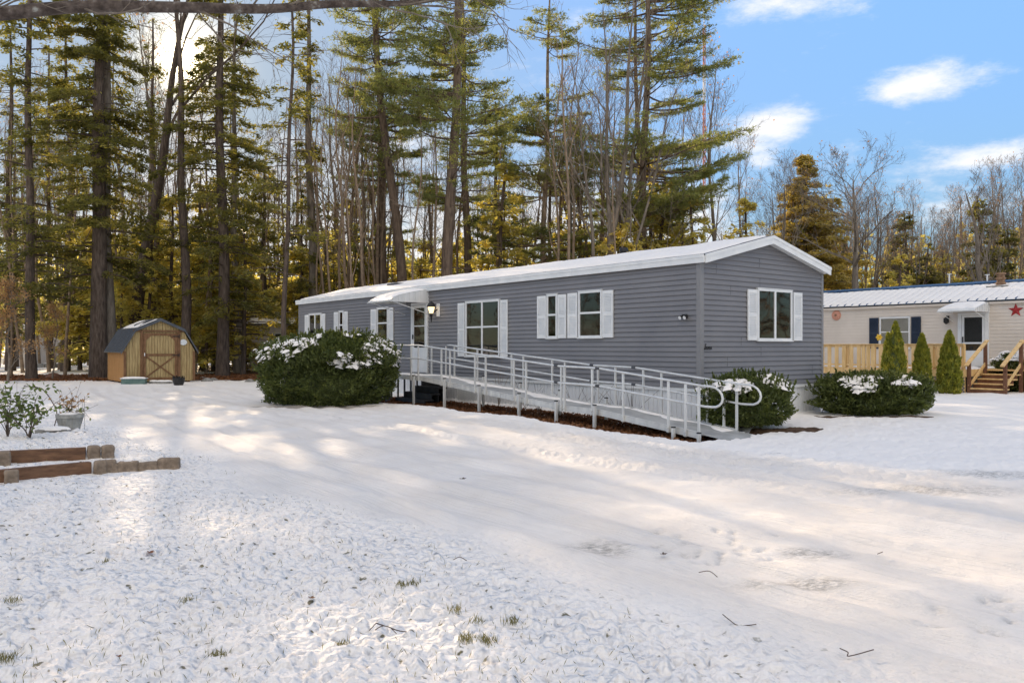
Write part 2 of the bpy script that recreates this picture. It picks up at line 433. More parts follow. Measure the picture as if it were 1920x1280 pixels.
M['snow'] = mat_snow('fresh_snow')

# ------------------------------------------------------------------ camera
cam = bpy.data.cameras.new('camera'); co_ = bpy.data.objects.new('camera', cam); link(co_)
co_.location = (0, 0, CAMZ); co_.rotation_euler = (rad(90), 0, 0)
cam.sensor_width = 36; cam.lens = 36 * F / 1920; cam.shift_y = (HZ - 640) / 1920
cam.clip_end = 5000; cam.clip_start = .05
sc.camera = co_

# ------------------------------------------------------------------ light
sv = Vector((345 - 960, F, HZ - 112)).normalized()
SUN_EL = math.asin(sv.z); SUN_AZ = math.atan2(sv.x, sv.y)
sun = bpy.data.lights.new('sun', 'SUN'); sun.energy = 4.9; sun.angle = rad(.6); sun.color = (1, .76, .50)
so = bpy.data.objects.new('sun', sun); link(so); so.rotation_euler = sv.to_track_quat('Z', 'Y').to_euler(); so.location = (-30, 60, 40)

w = bpy.data.worlds.new('World'); sc.world = w; w.use_nodes = True
nt = w.node_tree; nt.nodes.clear()
wo = N(nt, 'ShaderNodeOutputWorld'); bg = N(nt, 'ShaderNodeBackground'); bg.inputs['Strength'].default_value = .115
sky = N(nt, 'ShaderNodeTexSky'); sky.sky_type = 'NISHITA'; sky.sun_disc = False
sky.sun_elevation = SUN_EL; sky.sun_rotation = SUN_AZ; sky.air_density = 1.0; sky.dust_density = .35; sky.ozone_density = 1.5
tc = N(nt, 'ShaderNodeTexCoord')
def vdir(px, py):
    v = Vector((px - 960, F, HZ - py)).normalized(); return v
# clouds: soft blobs round chosen directions of the sky, broken up by noise
mp = N(nt, 'ShaderNodeMapping'); mp.inputs['Scale'].default_value = (1, 1, 2.6)
nt.links.new(tc.outputs['Generated'], mp.inputs['Vector'])
cn = N(nt, 'ShaderNodeTexNoise'); cn.inputs['Scale'].default_value = 7; cn.inputs['Detail'].default_value = 8; cn.inputs['Roughness'].default_value = .68
nt.links.new(mp.outputs[0], cn.inputs['Vector'])
acc = None
def madd(a, b_):
    n = N(nt, 'ShaderNodeMath', operation='ADD'); nt.links.new(a, n.inputs[0]); nt.links.new(b_, n.inputs[1]); return n.outputs[0]
for (px, py, wx, wy, k) in [(1770, 148, 120, 26, .80), (1690, 168, 55, 26, .75), (1455, 222, 62, 28, .95), (1385, 250, 90, 40, .75), (1490, 0, 130, 30, .85), (1880, 280, 110, 24, .75), (1780, 305, 90, 18, .5),
                            (1425, 302, 28, 14, .7), (1150, 430, 230, 110, .7), (780, 480, 420, 150, .8), (500, 430, 330, 150, .6), (150, 430, 300, 150, .5), (1900, 400, 500, 50, .3)]:
    d = vdir(px, py); e1 = Vector((0, 0, 1)).cross(d).normalized(); e2 = d.cross(e1)
    def dot(v, s_):
        n = N(nt, 'ShaderNodeVectorMath', operation='DOT_PRODUCT'); nt.links.new(tc.outputs['Generated'], n.inputs[0]); n.inputs[1].default_value = v
        m_ = N(nt, 'ShaderNodeMath', operation='MULTIPLY'); nt.links.new(n.outputs['Value'], m_.inputs[0]); m_.inputs[1].default_value = F / s_
        p = N(nt, 'ShaderNodeMath', operation='MULTIPLY'); nt.links.new(m_.outputs[0], p.inputs[0]); nt.links.new(m_.outputs[0], p.inputs[1]); return p.outputs[0]
    sm = madd(dot(e1, wx), dot(e2, wy))
    ng = N(nt, 'ShaderNodeMath', operation='MULTIPLY'); nt.links.new(sm, ng.inputs[0]); ng.inputs[1].default_value = -.9
    ex = N(nt, 'ShaderNodeMath', operation='EXPONENT'); nt.links.new(ng.outputs[0], ex.inputs[0])
    fk = N(nt, 'ShaderNodeMath', operation='MULTIPLY'); nt.links.new(ex.outputs[0], fk.inputs[0]); fk.inputs[1].default_value = k
    dd = N(nt, 'ShaderNodeVectorMath', operation='DOT_PRODUCT'); nt.links.new(tc.outputs['Generated'], dd.inputs[0]); dd.inputs[1].default_value = d
    gt = N(nt, 'ShaderNodeMath', operation='GREATER_THAN'); nt.links.new(dd.outputs['Value'], gt.inputs[0]); gt.inputs[1].default_value = 0
    fg = N(nt, 'ShaderNodeMath', operation='MULTIPLY'); nt.links.new(fk.outputs[0], fg.inputs[0]); nt.links.new(gt.outputs[0], fg.inputs[1])
    acc = fg.outputs[0] if acc is None else madd(acc, fg.outputs[0])
# unseen bright cloud bank added behind the camera and overhead to fill the shade
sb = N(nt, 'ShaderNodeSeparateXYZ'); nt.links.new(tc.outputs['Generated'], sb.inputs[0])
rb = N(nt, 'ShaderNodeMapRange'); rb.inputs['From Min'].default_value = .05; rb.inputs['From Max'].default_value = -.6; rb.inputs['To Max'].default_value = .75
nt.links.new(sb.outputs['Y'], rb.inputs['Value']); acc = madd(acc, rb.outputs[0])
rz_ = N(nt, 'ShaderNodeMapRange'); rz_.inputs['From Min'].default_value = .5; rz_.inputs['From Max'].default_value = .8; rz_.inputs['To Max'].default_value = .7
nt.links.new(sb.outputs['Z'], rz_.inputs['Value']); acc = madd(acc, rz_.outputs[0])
# the added clouds behind the camera are made brightest, to lift the ambient light
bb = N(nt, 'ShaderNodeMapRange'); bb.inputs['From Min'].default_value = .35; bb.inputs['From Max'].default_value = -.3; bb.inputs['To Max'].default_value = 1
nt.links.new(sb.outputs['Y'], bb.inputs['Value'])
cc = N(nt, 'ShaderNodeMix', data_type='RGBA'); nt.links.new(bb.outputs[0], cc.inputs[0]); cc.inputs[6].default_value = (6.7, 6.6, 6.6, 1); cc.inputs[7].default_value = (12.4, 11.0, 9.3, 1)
ad = N(nt, 'ShaderNodeMath', operation='MULTIPLY_ADD'); nt.links.new(cn.outputs['Fac'], ad.inputs[0]); ad.inputs[1].default_value = 3.4; ad.inputs[2].default_value = -1.95
tot = madd(acc, ad.outputs[0])
cm = N(nt, 'ShaderNodeMapRange', interpolation_type='SMOOTHSTEP'); cm.inputs['From Min'].default_value = -.05; cm.inputs['From Max'].default_value = 1.15
nt.links.new(tot, cm.inputs['Value'])
mulb = N(nt, 'ShaderNodeMath', operation='MULTIPLY'); nt.links.new(cm.outputs[0], mulb.inputs[0]); mulb.inputs[1].default_value = .92
tint = N(nt, 'ShaderNodeMix', data_type='RGBA', blend_type='MULTIPLY'); tint.inputs[0].default_value = 1; tint.inputs[7].default_value = (.66, .81, .98, 1)
lumn = N(nt, 'ShaderNodeRGBToBW'); nt.links.new(sky.outputs[0], lumn.inputs[0])
lr = N(nt, 'ShaderNodeMath', operation='DIVIDE'); lr.inputs[0].default_value = 4.2; nt.links.new(lumn.outputs[0], lr.inputs[1])
lm = N(nt, 'ShaderNodeMath', operation='MINIMUM'); nt.links.new(lr.outputs[0], lm.inputs[0]); lm.inputs[1].default_value = 1.6
lp = N(nt, 'ShaderNodeMath', operation='POWER'); nt.links.new(lm.outputs[0], lp.inputs[0]); lp.inputs[1].default_value = .95
skc = N(nt, 'ShaderNodeVectorMath', operation='SCALE'); nt.links.new(sky.outputs[0], skc.inputs[0]); nt.links.new(lp.outputs[0], skc.inputs['Scale'])
nt.links.new(skc.outputs[0], tint.inputs[6])
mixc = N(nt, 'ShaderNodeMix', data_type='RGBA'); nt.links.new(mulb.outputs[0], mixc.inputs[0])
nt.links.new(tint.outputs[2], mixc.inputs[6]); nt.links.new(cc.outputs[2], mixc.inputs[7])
# the sun's own bright disc and aureole
ds = N(nt, 'ShaderNodeVectorMath', operation='DOT_PRODUCT'); nt.links.new(tc.outputs['Generated'], ds.inputs[0]); ds.inputs[1].default_value = sv
disc = N(nt, 'ShaderNodeMapRange', interpolation_type='SMOOTHSTEP'); disc.inputs['From Min'].default_value = math.cos(rad(1.3)); disc.inputs['From Max'].default_value = math.cos(rad(.7)); disc.inputs['To Max'].default_value = 60
nt.links.new(ds.outputs['Value'], disc.inputs['Value'])
mxz = N(nt, 'ShaderNodeMath', operation='MAXIMUM'); nt.links.new(ds.outputs['Value'], mxz.inputs[0]); mxz.inputs[1].default_value = 0
pw = N(nt, 'ShaderNodeMath', operation='POWER'); nt.links.new(mxz.outputs[0], pw.inputs[0]); pw.inputs[1].default_value = 1300
pm = N(nt, 'ShaderNodeMath', operation='MULTIPLY'); nt.links.new(pw.outputs[0], pm.inputs[0]); pm.inputs[1].default_value = 14
gl = madd(disc.outputs[0], pm.outputs[0])
gc = N(nt, 'ShaderNodeMix', data_type='RGBA', blend_type='MULTIPLY'); gc.inputs[0].default_value = 1; gc.inputs[6].default_value = (1, .82, .5, 1)
nt.links.new(gl, gc.inputs[7])
fin = N(nt, 'ShaderNodeMix', data_type='RGBA', blend_type='ADD'); fin.inputs[0].default_value = 1
nt.links.new(mixc.outputs[2], fin.inputs[6]); nt.links.new(gc.outputs[2], fin.inputs[7])
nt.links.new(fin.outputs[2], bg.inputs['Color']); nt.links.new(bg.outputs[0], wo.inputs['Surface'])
sc.view_settings.view_transform = 'Standard'; sc.view_settings.look = 'None'; sc.view_settings.gamma = 1
sc.view_settings.exposure = .52
sc.cycles.use_denoising = True
sc.cycles.max_bounces = 8; sc.cycles.diffuse_bounces = 3; sc.cycles.transparent_max_bounces = 12; sc.cycles.transmission_bounces = 4

# ------------------------------------------------------------------ ground
def hv(x, y):
    """t, v of plan points in the house frame"""
    dx = x - C0[0]; dy = y - C0[1]
    return dx * DL[0] + dy * DL[1], dx * NV[0] + dy * NV[1]

def low_ground(x, y):
    """large shape of the land"""
    d = np.sqrt((x - 2.6) ** 2 + (y - 12.2) ** 2)
    z = -0.10 * (1 - sstep(0, 5.5, d))
    # raised planting terraces at the left
    z = z + terrace(x, y)
    return z

def terrace(x, y):
    t, v = hv(x, y)
    back = 1 - sstep(4.5, 8.5, t)
    tl = np.interp(v, [9.37, 10.2, 11.4, 13], [-.05, .19, .08, .0]); tu = np.interp(v, [9.8, 10.2, 11.3, 13], [.43, .53, .80, 1.2])
    a = sstep(.05, .11, t - tl) * sstep(9.32, 9.42, v) * back
    b = sstep(.05, .11, t - tu) * sstep(9.80, 9.95, v) * back
    return .115 * a + .125 * b

def gp0(px, py): y_ = F * CAMZ / (py - HZ); return (px - 960) / F * y_, y_
def make_ground():
    r = [1.2]
    while r[-1] < 34: r.append(r[-1] * 1.0065)
    while r[-1] < 90: r.append(r[-1] * 1.03)
    while r[-1] < 2500: r.append(r[-1] * 1.18)
    r = np.array(r)
    a = np.concatenate([np.linspace(-180, -52, 40)[:-1], np.linspace(-52, -38, 50)[:-1], np.linspace(-38, 38, 760), np.linspace(38, 52, 50)[1:], np.linspace(52, 180, 40)[1:]])
    a = np.radians(a)
    Rr, A = np.meshgrid(r, a, indexing='ij')
    x = Rr * np.sin(A); y = Rr * np.cos(A)
    t, v = hv(x, y)
    near = 1 - sstep(26, 36, Rr)
    z = low_ground(x, y)
    # lawn is left of the wheel tracks, the drive lies between them and the ramp
    wob = (fbm(x * .5, y * .5, seed=3) - .5) * 1.2
    lawn = sstep(8.5, 9.3, v + wob)
    n1 = fbm(x * 2.2, y * 2.2, seed=11); n2 = fbm(x * 9, y * 9, seed=12, o=3)
    n3 = fbm(x * 12, y * 12, seed=14, o=2)
    z = z + near * ((n1 - .5) * .05 + lawn * ((n2 - .5) * .045 + (np.abs(n3 - .5) - .12) * .105))
    # drive: wheel ruts running with the house, with rough edges
    drv = (1 - lawn) * sstep(2.2, 3.2, v) * near
    vv = v + (fbm(t * .12, v * .3, seed=21) - .5) * .9 + .006 * (t + 4) ** 2 * .5
    zr = 0
    for c, wd, dp in [(8.15, .16, .045), (7.75, .1, .03), (7.25, .17, .035), (6.5, .14, .03), (5.9, .2, .032), (5.1, .15, .03), (4.5, .16, .032), (3.9, .13, .03), (3.4, .2, .03)]:
        g_ = np.exp(-((vv - c) / wd) ** 2)
        e_ = np.exp(-((vv - c - wd * 1.7) / (wd * .6)) ** 2)
        dp *= .6; zr = zr - dp * g_ + dp * .8 * e_ * (.4 + 1.1 * fbm(x * 7, y * 7, seed=int(c * 10), o=3))
    streak = fbm(t * .7, vv * 9, seed=31, o=3) - .5
    z = z + drv * (zr + streak * .024)
    # churned snow heap pushed along the ramp and beds
    rough = fbm(x * 5, y * 5, seed=41, o=4); rg2 = fbm(x * 13, y * 13, seed=45, o=3)
    band = sstep(2.15, 2.6, v) * (1 - sstep(3.0, 3.9, v)) * sstep(-7, -2, t) * (1 - sstep(12, 16, t)) * near
    z = z + band * (.01 + (rough - .5) * .07 + (rg2 - .5) * .035)
    band2 = np.exp(-((v - 4.9 - .04 * t) / .3) ** 2) * near * sstep(-9, -3, t) * (1 - sstep(6, 12, t))
    z = z + band2 * (rg2 - .42) * .05
    walk = (1 - sstep(3, 6, np.sqrt((x - 5.0) ** 2 + (y - 12.5) ** 2))) * near
    z = z + walk * (rg2 - .5) * .05
    tl_ = np.interp(v, [9.37, 10.2, 11.4, 13], [-.05, .19, .08, .0]); front = (v > 9.2) * sstep(-.35, -.1, t - tl_) * (1 - sstep(.02, .06, t - tl_))
    tu_ = np.interp(v, [9.8, 10.2, 11.3, 13], [.43, .53, .80, 1.2]); front = np.maximum(front, (v > 9.7) * sstep(-.3, -.1, t - tu_) * (1 - sstep(.02, .06, t - tu_)))
    z = z * (1 - front) + (low_ground(x, y) - .005 + (n2 - .5) * .03) * front
    # footprints and paw marks on the drive
    rf_ = np.random.RandomState(3); foot = np.zeros_like(x)
    for k_ in range(46):
        if k_ < 34: fx, fy = gp0(1215 + 250 * rf_.rand(), 985 + 75 * rf_.rand())
        else: fx, fy = gp0(1700 + 200 * rf_.rand(), 1110 + 70 * rf_.rand())
        an_ = rf_.rand() * 3.1; ux = (x - fx) * math.cos(an_) + (y - fy) * math.sin(an_); uy = -(x - fx) * math.sin(an_) + (y - fy) * math.cos(an_)
        foot = np.maximum(foot, np.exp(-((ux / .055) ** 2 + (uy / .03) ** 2)) * (.5 + .5 * rf_.rand()))
    z = z - foot * .03
    # far yard gets footprints and soft lumps
    z = z + near * sstep(13, 17, Rr) * (fbm(x * 3, y * 3, seed=51) - .5) * .05
    hump = fbm(x * .02, y * .02, seed=61)
    z = z + sstep(50, 160, Rr) * (hump - .5) * 3 * (y > 30)
    # bare strips
    dirt = np.zeros_like(x)
    nz = (fbm(x * 1.3, y * 1.3, seed=71) - .5)
    # mulch bed below the ramp and along the skirting
    e = 2.0 + nz * .35 + .12 * np.sin(t * 1.7)
    und = (1 - sstep(e - .1, e + .1, v)) * sstep(-.0, .1, v) * sstep(-1.6, -1.3, t) * (1 - sstep(10.5, 11.2, t))
    snowbed = sstep(.42, .5, fbm(x * 1.8, y * 1.8, seed=75)) * (1 - sstep(.75, .9, v)) + 0
    und2 = und * (1 - .9 * snowbed)
    dirt = np.maximum(dirt, und2)
    z = z - und * .11
    def patch(cx, cy, rx, ry, k=1, edge=.85):
        d = np.sqrt(((x - cx) / rx) ** 2 + ((y - cy) / ry) ** 2) + nz * .6
        return (1 - sstep(edge, 1.05, d)) * k
    for (cx, cy, rx, ry) in BARE: dirt = np.maximum(dirt, patch(cx, cy, rx, ry))
    # leaf strip at the wood's edge
    f = y - (33.2 + .10 * (x + 14)) + nz * 2.4
    strip = sstep(0, .8, f) * (1 - sstep(6.0, 7.5, y - 33 + nz * 3)) * (x < -8.5) * (x > -60)
    strip = np.maximum(strip, sstep(0, .8, f) * (1 - sstep(16, 22, y - 33 + nz * 4)) * (x > -16) * (x < 14))
    dirt = np.maximum(dirt, strip)
    backwood = sstep(0, 3, y - 44 + nz * 6) * (x > -22) * (x < 60) * sstep(.35, .5, fbm(x * .3, y * .3, seed=77) + .1) * (Rr < 200)
    dirt = np.maximum(dirt, backwood * .9)
    ice = np.zeros_like(x)
    for (cx, cy, rx, ry) in [(2.05, 5.45, .30, .18), (5.4, 8.9, 1.1, .5), (4.2, 7.9, 1.3, .5), (.6, 5.6, .35, .25), (3.6, 11.0, .35, .12), (1.7, 4.75, .6, .15)]:
        ice = np.maximum(ice, patch(cx, cy, rx, ry, .95, .1))
    ice = np.maximum(ice, foot * .75)
    P3 = np.stack([x, y, z], -1)
    g = Geo(); g.grid(P3)
    # centre fan
    me = g.mesh('ground', smooth=True)
    for nm, arr in (('dirt', dirt), ('lawn', lawn * (Rr < 60) * (1 - sstep(11, 26, Rr) * .75) * (1 - strip)), ('ice', ice), ('drive', drv * (1 - strip))):
        at_ = me.attributes.new(nm, 'FLOAT', 'POINT'); at_.data.foreach_set('value', arr.astype(np.float32).ravel())
    me.materials.append(M['ground'])
    o = bpy.data.objects.new('ground', me); link(o); o['kind'] = 'structure'
    me.flip_normals()
    return o

BARE = [(-4.5, 18.75, 1.6, .38), (4.65, 13.95, .75, .30), (7.2, 16.1, 1.2, .22)]
make_ground()

# ------------------------------------------------------------------ grey mobile home
SZ0, SZ1 = .62, 2.985      # siding bottom / top
HW, HL = 4.11, 18.7
home = thing('mobile_home', 'long grey sided mobile home with white shutters and snowy roof', 'mobile home', (C0[0], C0[1], 0))
def lap_wall(g, A, B, z0, z1, nrm, lap=.0975, dpt=.024, top_fn=None):
    """lapped siding from plan point A to plan point B"""
    A = np.asarray(A, float); B = np.asarray(B, float); nrm = np.asarray(nrm, float)
    n = int(round((z1 - z0) / lap)); h = (z1 - z0) / n
    for i in range(n):
        a, b = z0 + i * h, z0 + (i + 1) * h
        if top_fn is not None:
            rng = top_fn(a, b)
            if rng is None: continue
            (s0, s1), (s2, s3) = rng
        else: s0, s1, s2, s3 = 0, 1, 0, 1
        P_ = lambda s, z, o: np.array([*(A + (B - A) * s + nrm * o), z])
        o0, o1 = dpt, .001
        v = [P_(s0, a, o1), P_(s1, a, o1), P_(s0, a, o0), P_(s1, a, o0), P_(s2, b, o1), P_(s3, b, o1),
             P_(s0, a + h * .10, o0 + .001), P_(s1, a + h * .10, o0 + .001)]
        g.add(v, [(0, 1, 3, 2), (2, 3, 7, 6), (6, 7, 5, 4)])
    return g
g = Geo()
lap_wall(g, C0, C0 + DL * HL, SZ0, SZ1, NV)
G0 = C0; G1 = C0 + DG * HW
lap_wall(g, G0, G1, SZ0, SZ1, -DL)
RZ = 3.52
def gtop(a, b):
    k = lambda z: max(0.0, (z - SZ1) / (RZ - SZ1)) * .5
    if a >= RZ: return None
    return (k(a), 1 - k(a)), (min(.5, k(b)), 1 - min(.5, k(b)))
lap_wall(g, G0, G1, SZ1 - .0, SZ1 + .0975 * 6, -DL, top_fn=gtop)
g.add([HP(0, -HW, SZ0), HP(HL, -HW, SZ0), HP(HL, -HW, SZ1), HP(0, -HW, SZ1)], [(0, 1, 2, 3)])
g.add([HP(HL, -HW, SZ0), HP(HL, 0, SZ0), HP(HL, 0, SZ1), HP(HL, -HW, SZ1)], [(0, 1, 2, 3)])
g.add([HP(0, 0, SZ0 + .001), HP(HL, 0, SZ0 + .001), HP(HL, -HW, SZ0 + .001), HP(0, -HW, SZ0 + .001)], [(0, 1, 2, 3)])
# butt seams between siding lengths
wall = part('wall', g, M['siding'], home)
g = Geo()
for (px, py, n) in [(1341, 494, 2), (1368, 533, 2), (1388, 630, 2), (1422, 484, 2), (1423, 520, 2), (1425, 648, 2), (1362, 667, 2), (1521, 683, 2)]:
    u, z = on_gable(px, py)
    k = round((z - SZ0) / .0985)
    for j in range(n):
        zz = SZ0 + (k - j - 1) * .0985 + .012
        p = C0 + DG * u - DL * .0235
        g.pbox((*p, zz), (*(DG * .004), 0), (*(-DL * .0), 0.078), (*(-DL * .002), 0))
part('siding_seam', g, M['darkgrey'], wall)
# corner posts
for (t, v) in ((0, 0), (0, -HW), (HL, 0)):
    g = Geo()
    if v == 0: g.hbox(t - .028 if t == 0 else t - .06, t + .075 if t == 0 else t + .028, v - .075, v + .028, SZ0, SZ1 - .005)
    else: g.hbox(t - .028, t + .05, v - .028, v + .05, SZ0, SZ1 - .005)
    part('corner_trim', g, M['corner'], home, bevel=.004)
# skirting: ribbed panel with a cap
g = Geo()
def ribbed(g, A, B, z0, z1, nrm, pitch=.12):
    A = np.asarray(A, float); B = np.asarray(B, float); L = np.linalg.norm(B - A); n = int(L / pitch)
    for i in range(n):
        s0, s1 = i / n, (i + .86) / n; s2 = (i + 1) / n
        P_ = lambda s, z, o: np.array([*(A + (B - A) * s + np.asarray(nrm) * o), z])
        g.add([P_(s0, z0, 0.012), P_(s1, z0, .012), P_(s1, z1, .012), P_(s0, z1, .012), P_(s1, z0, 0), P_(s2, z0, 0), P_(s2, z1, 0), P_(s1, z1, 0), P_(s2, z0, .012), P_(s2, z1, .012)],
              [(0, 1, 2, 3), (1, 4, 7, 2), (4, 5, 6, 7), (5, 8, 9, 6)])
ribbed(g, C0 - NV * .04, C0 + DL * HL - NV * .04, -.25, SZ0 - .06, NV)
ribbed(g, G0 + DL * .04, G1 + DL * .04, -.25, SZ0 - .06, -DL)
sk = part('skirting', g, M['skirt'], home)
g = Geo(); g.hbox(-.012, HL, -.035, .012, SZ0 - .075, SZ0 - .002); g.hbox(-.015, .03, -HW, -.03, SZ0 - .0752, SZ0 - .0022)
part('skirting_cap', g, M['white'], sk, bevel=.006)
# roof
OV, OG = .06, .16
EZ, RT = 3.09, 3.61
roof = Geo()
def rp(t, s, dz=0):   # s: 0 near eave .. .5 ridge .. 1 far eave
    v = OV - (HW + 2 * OV) * s
    z = EZ + (RT - EZ) * (1 - abs(s - .5) * 2) + dz
    return HP(t, v, z)
a, b = -OG, HL + OG
for s0, s1 in ((0, .5), (.5, 1)):
    top = [rp(a, s0), rp(b, s0), rp(b, s1), rp(a, s1)]
    roof.prism(top, (0, 0, .035))
ro = part('roof', roof, M['darkgrey'], home)
g = Geo()   # fascia boards with a drip strip, in lengths
tl = a
while tl < b - .1:
    t2 = min(b, tl + 3.66)
    g.hbox(tl + .001, t2 - .001, OV + .002, OV + .03, EZ - .125, EZ + .005); g.hbox(tl + .001, t2 - .001, OV + .03, OV + .042, EZ - .03, EZ + .03); tl = t2
part('fascia', g, M['white'], ro, bevel=.003)
g = Geo()
for s0, s1 in ((0, .5), (.5, 1)):
    p0, p1 = rp(a, s0), rp(a, s1)
    o = np.array([*(DL * -.028), 0])
    g.prism([p0 + o * .05 + (0, 0, -.135), p1 + o * .05 + (0, 0, -.135), p1 + o * .05 + (0, 0, .03), p0 + o * .05 + (0, 0, .03)], o)
    g.prism([p0 + o * 1.06 + (0, 0, -.03), p1 + o * 1.06 + (0, 0, -.03), p1 + o * 1.06 + (0, 0, .034), p0 + o * 1.06 + (0, 0, .034)], o * .5)
part('rake_board', g, M['white'], ro)
g = Geo()  # soffit under gable overhang
for s0, s1 in ((.01, .5), (.5, .99)):
    p0, p1 = rp(a + .002, s0, -.11), rp(a + .002, s1, -.11)
    e = np.array([*(DL * (OG - .02)), 0]); g.prism([p0, p1, p1 + e, p0 + e], (0, 0, .012))
part('soffit', g, M['white'], ro)
# snow blanket on the roof
def snow_sheet(fn, m, n, th, edge=.05, seed=0, holes=0.0, lump=.03):
    """fn(s,t)->point for s,t in 0..1 ; thickness th, rounded ragged edge"""
    g = Geo(); S, T = np.meshgrid(np.linspace(0, 1, m), np.linspace(0, 1, n), indexing='ij')
    P_ = fn(S, T)
    d = np.minimum.reduce([S * m, (1 - S) * m, T * n, (1 - T) * n]) / 2.0
    h = th * np.sqrt(np.clip(d, 0, 1)) + (fbm(S * m * .25, T * n * .25, seed=seed) - .5) * lump * np.clip(d, 0, 1)
    if holes: h = h - holes * sstep(.56, .66, fbm(S * m * .12 + 9, T * n * .2, seed=seed + 5))
    P_ = P_.copy(); P_[..., 2] += h
    return g.grid(P_)
def roof_fn(side):
    def fn(S, T):
        t = a + .05 + (b - a - .1) * T
        s = (.012 + .49 * S) if side == 0 else (.498 + .49 * S)
        v = OV - (HW + 2 * OV) * s
        z = EZ + .037 + (RT - EZ) * (1 - np.abs(s - .5) * 2) - .012
        p = C0[:, None, None] + DL[:, None, None] * t + NV[:, None, None] * v
        return np.stack([p[0], p[1], z], -1)
    return fn
g1 = snow_sheet(roof_fn(0), 24, 190, .055, seed=5, holes=.015, lump=.035); 
part('roof_snow', g1, M['snow'], ro, smooth=True)
part('roof_snow', snow_sheet(roof_fn(1), 24, 190, .055, seed=8), M['snow'], ro, smooth=True)
# roof vents
def cyl(g, p, r, h, n=16, r2=None):
    p = np.asarray(p, float); return g.tube([p, p + (0, 0, h)], [r, r if r2 is None else r2], n)
g = Geo(); p = rp(4.0, .50); cyl(g, p + (0, 0, 0), .075, .10); cyl(g, p + (0, 0, .10), .12, .09, r2=.10)
part('roof_vent', g, M['black'], ro)
t_, _ = on_long(695, None); p = HP(t_ + .4, -1.3, EZ + .36)
g = Geo(); g.hbox(t_ + .1, t_ + .75, -1.45, -1.0, EZ + .30, EZ + .40); part('roof_vent', g, M['darkgrey'], ro)

# windows and shutters
def window(parent, o, e, nrm, w_, z0, z1, kind, curtain=None, fr=.045, mat='white', pane_mat='glass', pout=.036):
    """o: plan point at the left end, e: unit plan direction along the wall, nrm: outward"""
    e = np.array([*e, 0.]); nn = np.array([*nrm, 0.]); O = np.array([*o, 0.])
    def bx_(g, a0, a1, zz0, zz1, d0, d1): g.pbox(O + e * a0 + nn * d0 + (0, 0, zz0), e * (a1 - a0), nn * (d1 - d0), (0, 0, zz1 - zz0))
    fg = Geo(); D = .058
    bx_(fg, 0, w_, z1 - fr, z1, .004, D); bx_(fg, 0, w_, z0, z0 + fr, .004, D)
    bx_(fg, 0, fr, z0 + fr, z1 - fr, .004, D); bx_(fg, w_ - fr, w_, z0 + fr, z1 - fr, .004, D)
    if kind in ('hung', 'double', 'doublehung'):
        zm = z0 + (z1 - z0) * .53
        bx_(fg, fr, w_ - fr, zm - .022, zm + .022, .004, D - .006)
    if kind in ('slide', 'doublehung'):
        bx_(fg, w_ / 2 - .028, w_ / 2 + .028, z0 + fr, z1 - fr, .004, D - .003)
    bx_(fg, -.02, w_ + .02, z0 - .022, z0 - .001, .004, D + .02)
    bx_(fg, -.012, w_ + .012, z1 + .001, z1 + .016, .004, D + .008)
    win = part('window', fg, M[mat], parent, bevel=.003)
    pg = Geo(); bx_(pg, fr * .8, w_ - fr * .8, z0 + fr * .8, z1 - fr * .8, pout - .003, pout)
    part('pane', pg, M[pane_mat], win)
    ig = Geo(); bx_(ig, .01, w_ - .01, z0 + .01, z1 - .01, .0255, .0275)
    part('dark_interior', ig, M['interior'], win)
    if curtain:
        for (c0, c1, cm_) in curtain:
            cg = Geo(); m_ = 40; xs = np.linspace(fr + c0 * (w_ - 2 * fr), fr + c1 * (w_ - 2 * fr), m_)
            dd = .0298 + .0016 * np.sin(xs * 75)
            pts = np.stack([O[None] + e[None] * xs[:, None] + nn[None] * dd[:, None] + np.array([0, 0, zz]) for zz in (z0 + fr, z1 - fr)], 0)
            cg.grid(pts); part('curtain', cg, M[cm_], win)
    return win
def shutter(parent, o, e, nrm, w_, z0, z1, mat='white', slats=True):
    e = np.array([*e, 0.]); nn = np.array([*nrm, 0.]); O = np.array([*o, 0.]); g = Geo(); f_ = .042
    def bx_(a0, a1, zz0, zz1, d0, d1): g.pbox(O + e * a0 + nn * d0 + (0, 0, zz0), e * (a1 - a0), nn * (d1 - d0), (0, 0, zz1 - zz0))
    zm = (z0 + z1) / 2
    bx_(0, f_, z0, z1, .025, .052); bx_(w_ - f_, w_, z0, z1, .025, .052)
    for zz, hh in ((z0, .07), (zm - .03, .06), (z1 - .07, .07)): bx_(f_, w_ - f_, zz, zz + hh, .025, .051)
    for (q0, q1) in ((z0 + .07, zm - .03), (zm + .03, z1 - .07)):
        n = max(3, int((q1 - q0) / .032)); h = (q1 - q0) / n
        for i in range(n):
            zz = q0 + i * h
            g.pbox(O + e * f_ + nn * .045 + (0, 0, zz + .002), e * (w_ - 2 * f_), nn * -.014 + np.array([0, 0, h * .92]), nn * .004)
    bx_(f_ * .6, w_ - f_ * .6, z0 + .02, z1 - .02, .0255, .0275)
    return part('shutter', g, M[mat], parent)
def long_win(f0, f1, z0, z1, kind, shut, cur=None):
    t0, _ = on_long(f0); t1, _ = on_long(f1)
    O = C0 + DL * t0
    w = window(home, O, -DL, NV, t0 - t1, z0, z1, kind, cur)
    for (s0, s1) in shut:
        a0, _ = on_long(s0); a1, _ = on_long(s1)
        shutter(home, C0 + DL * a0, -DL, NV, a0 - a1, z0 - .005, z1 - .02)
long_win(875.5, 939, 1.15, 2.58, 'doublehung', [(861, 873.5), (941, 954)], [(.0, .12, 'curtain'), (.88, 1, 'curtain')])
long_win(1028, 1047.5, 1.6, 2.6, 'hung', [(1010, 1026.5), (1048.5, 1064)], [(0, 1, 'curtain')])
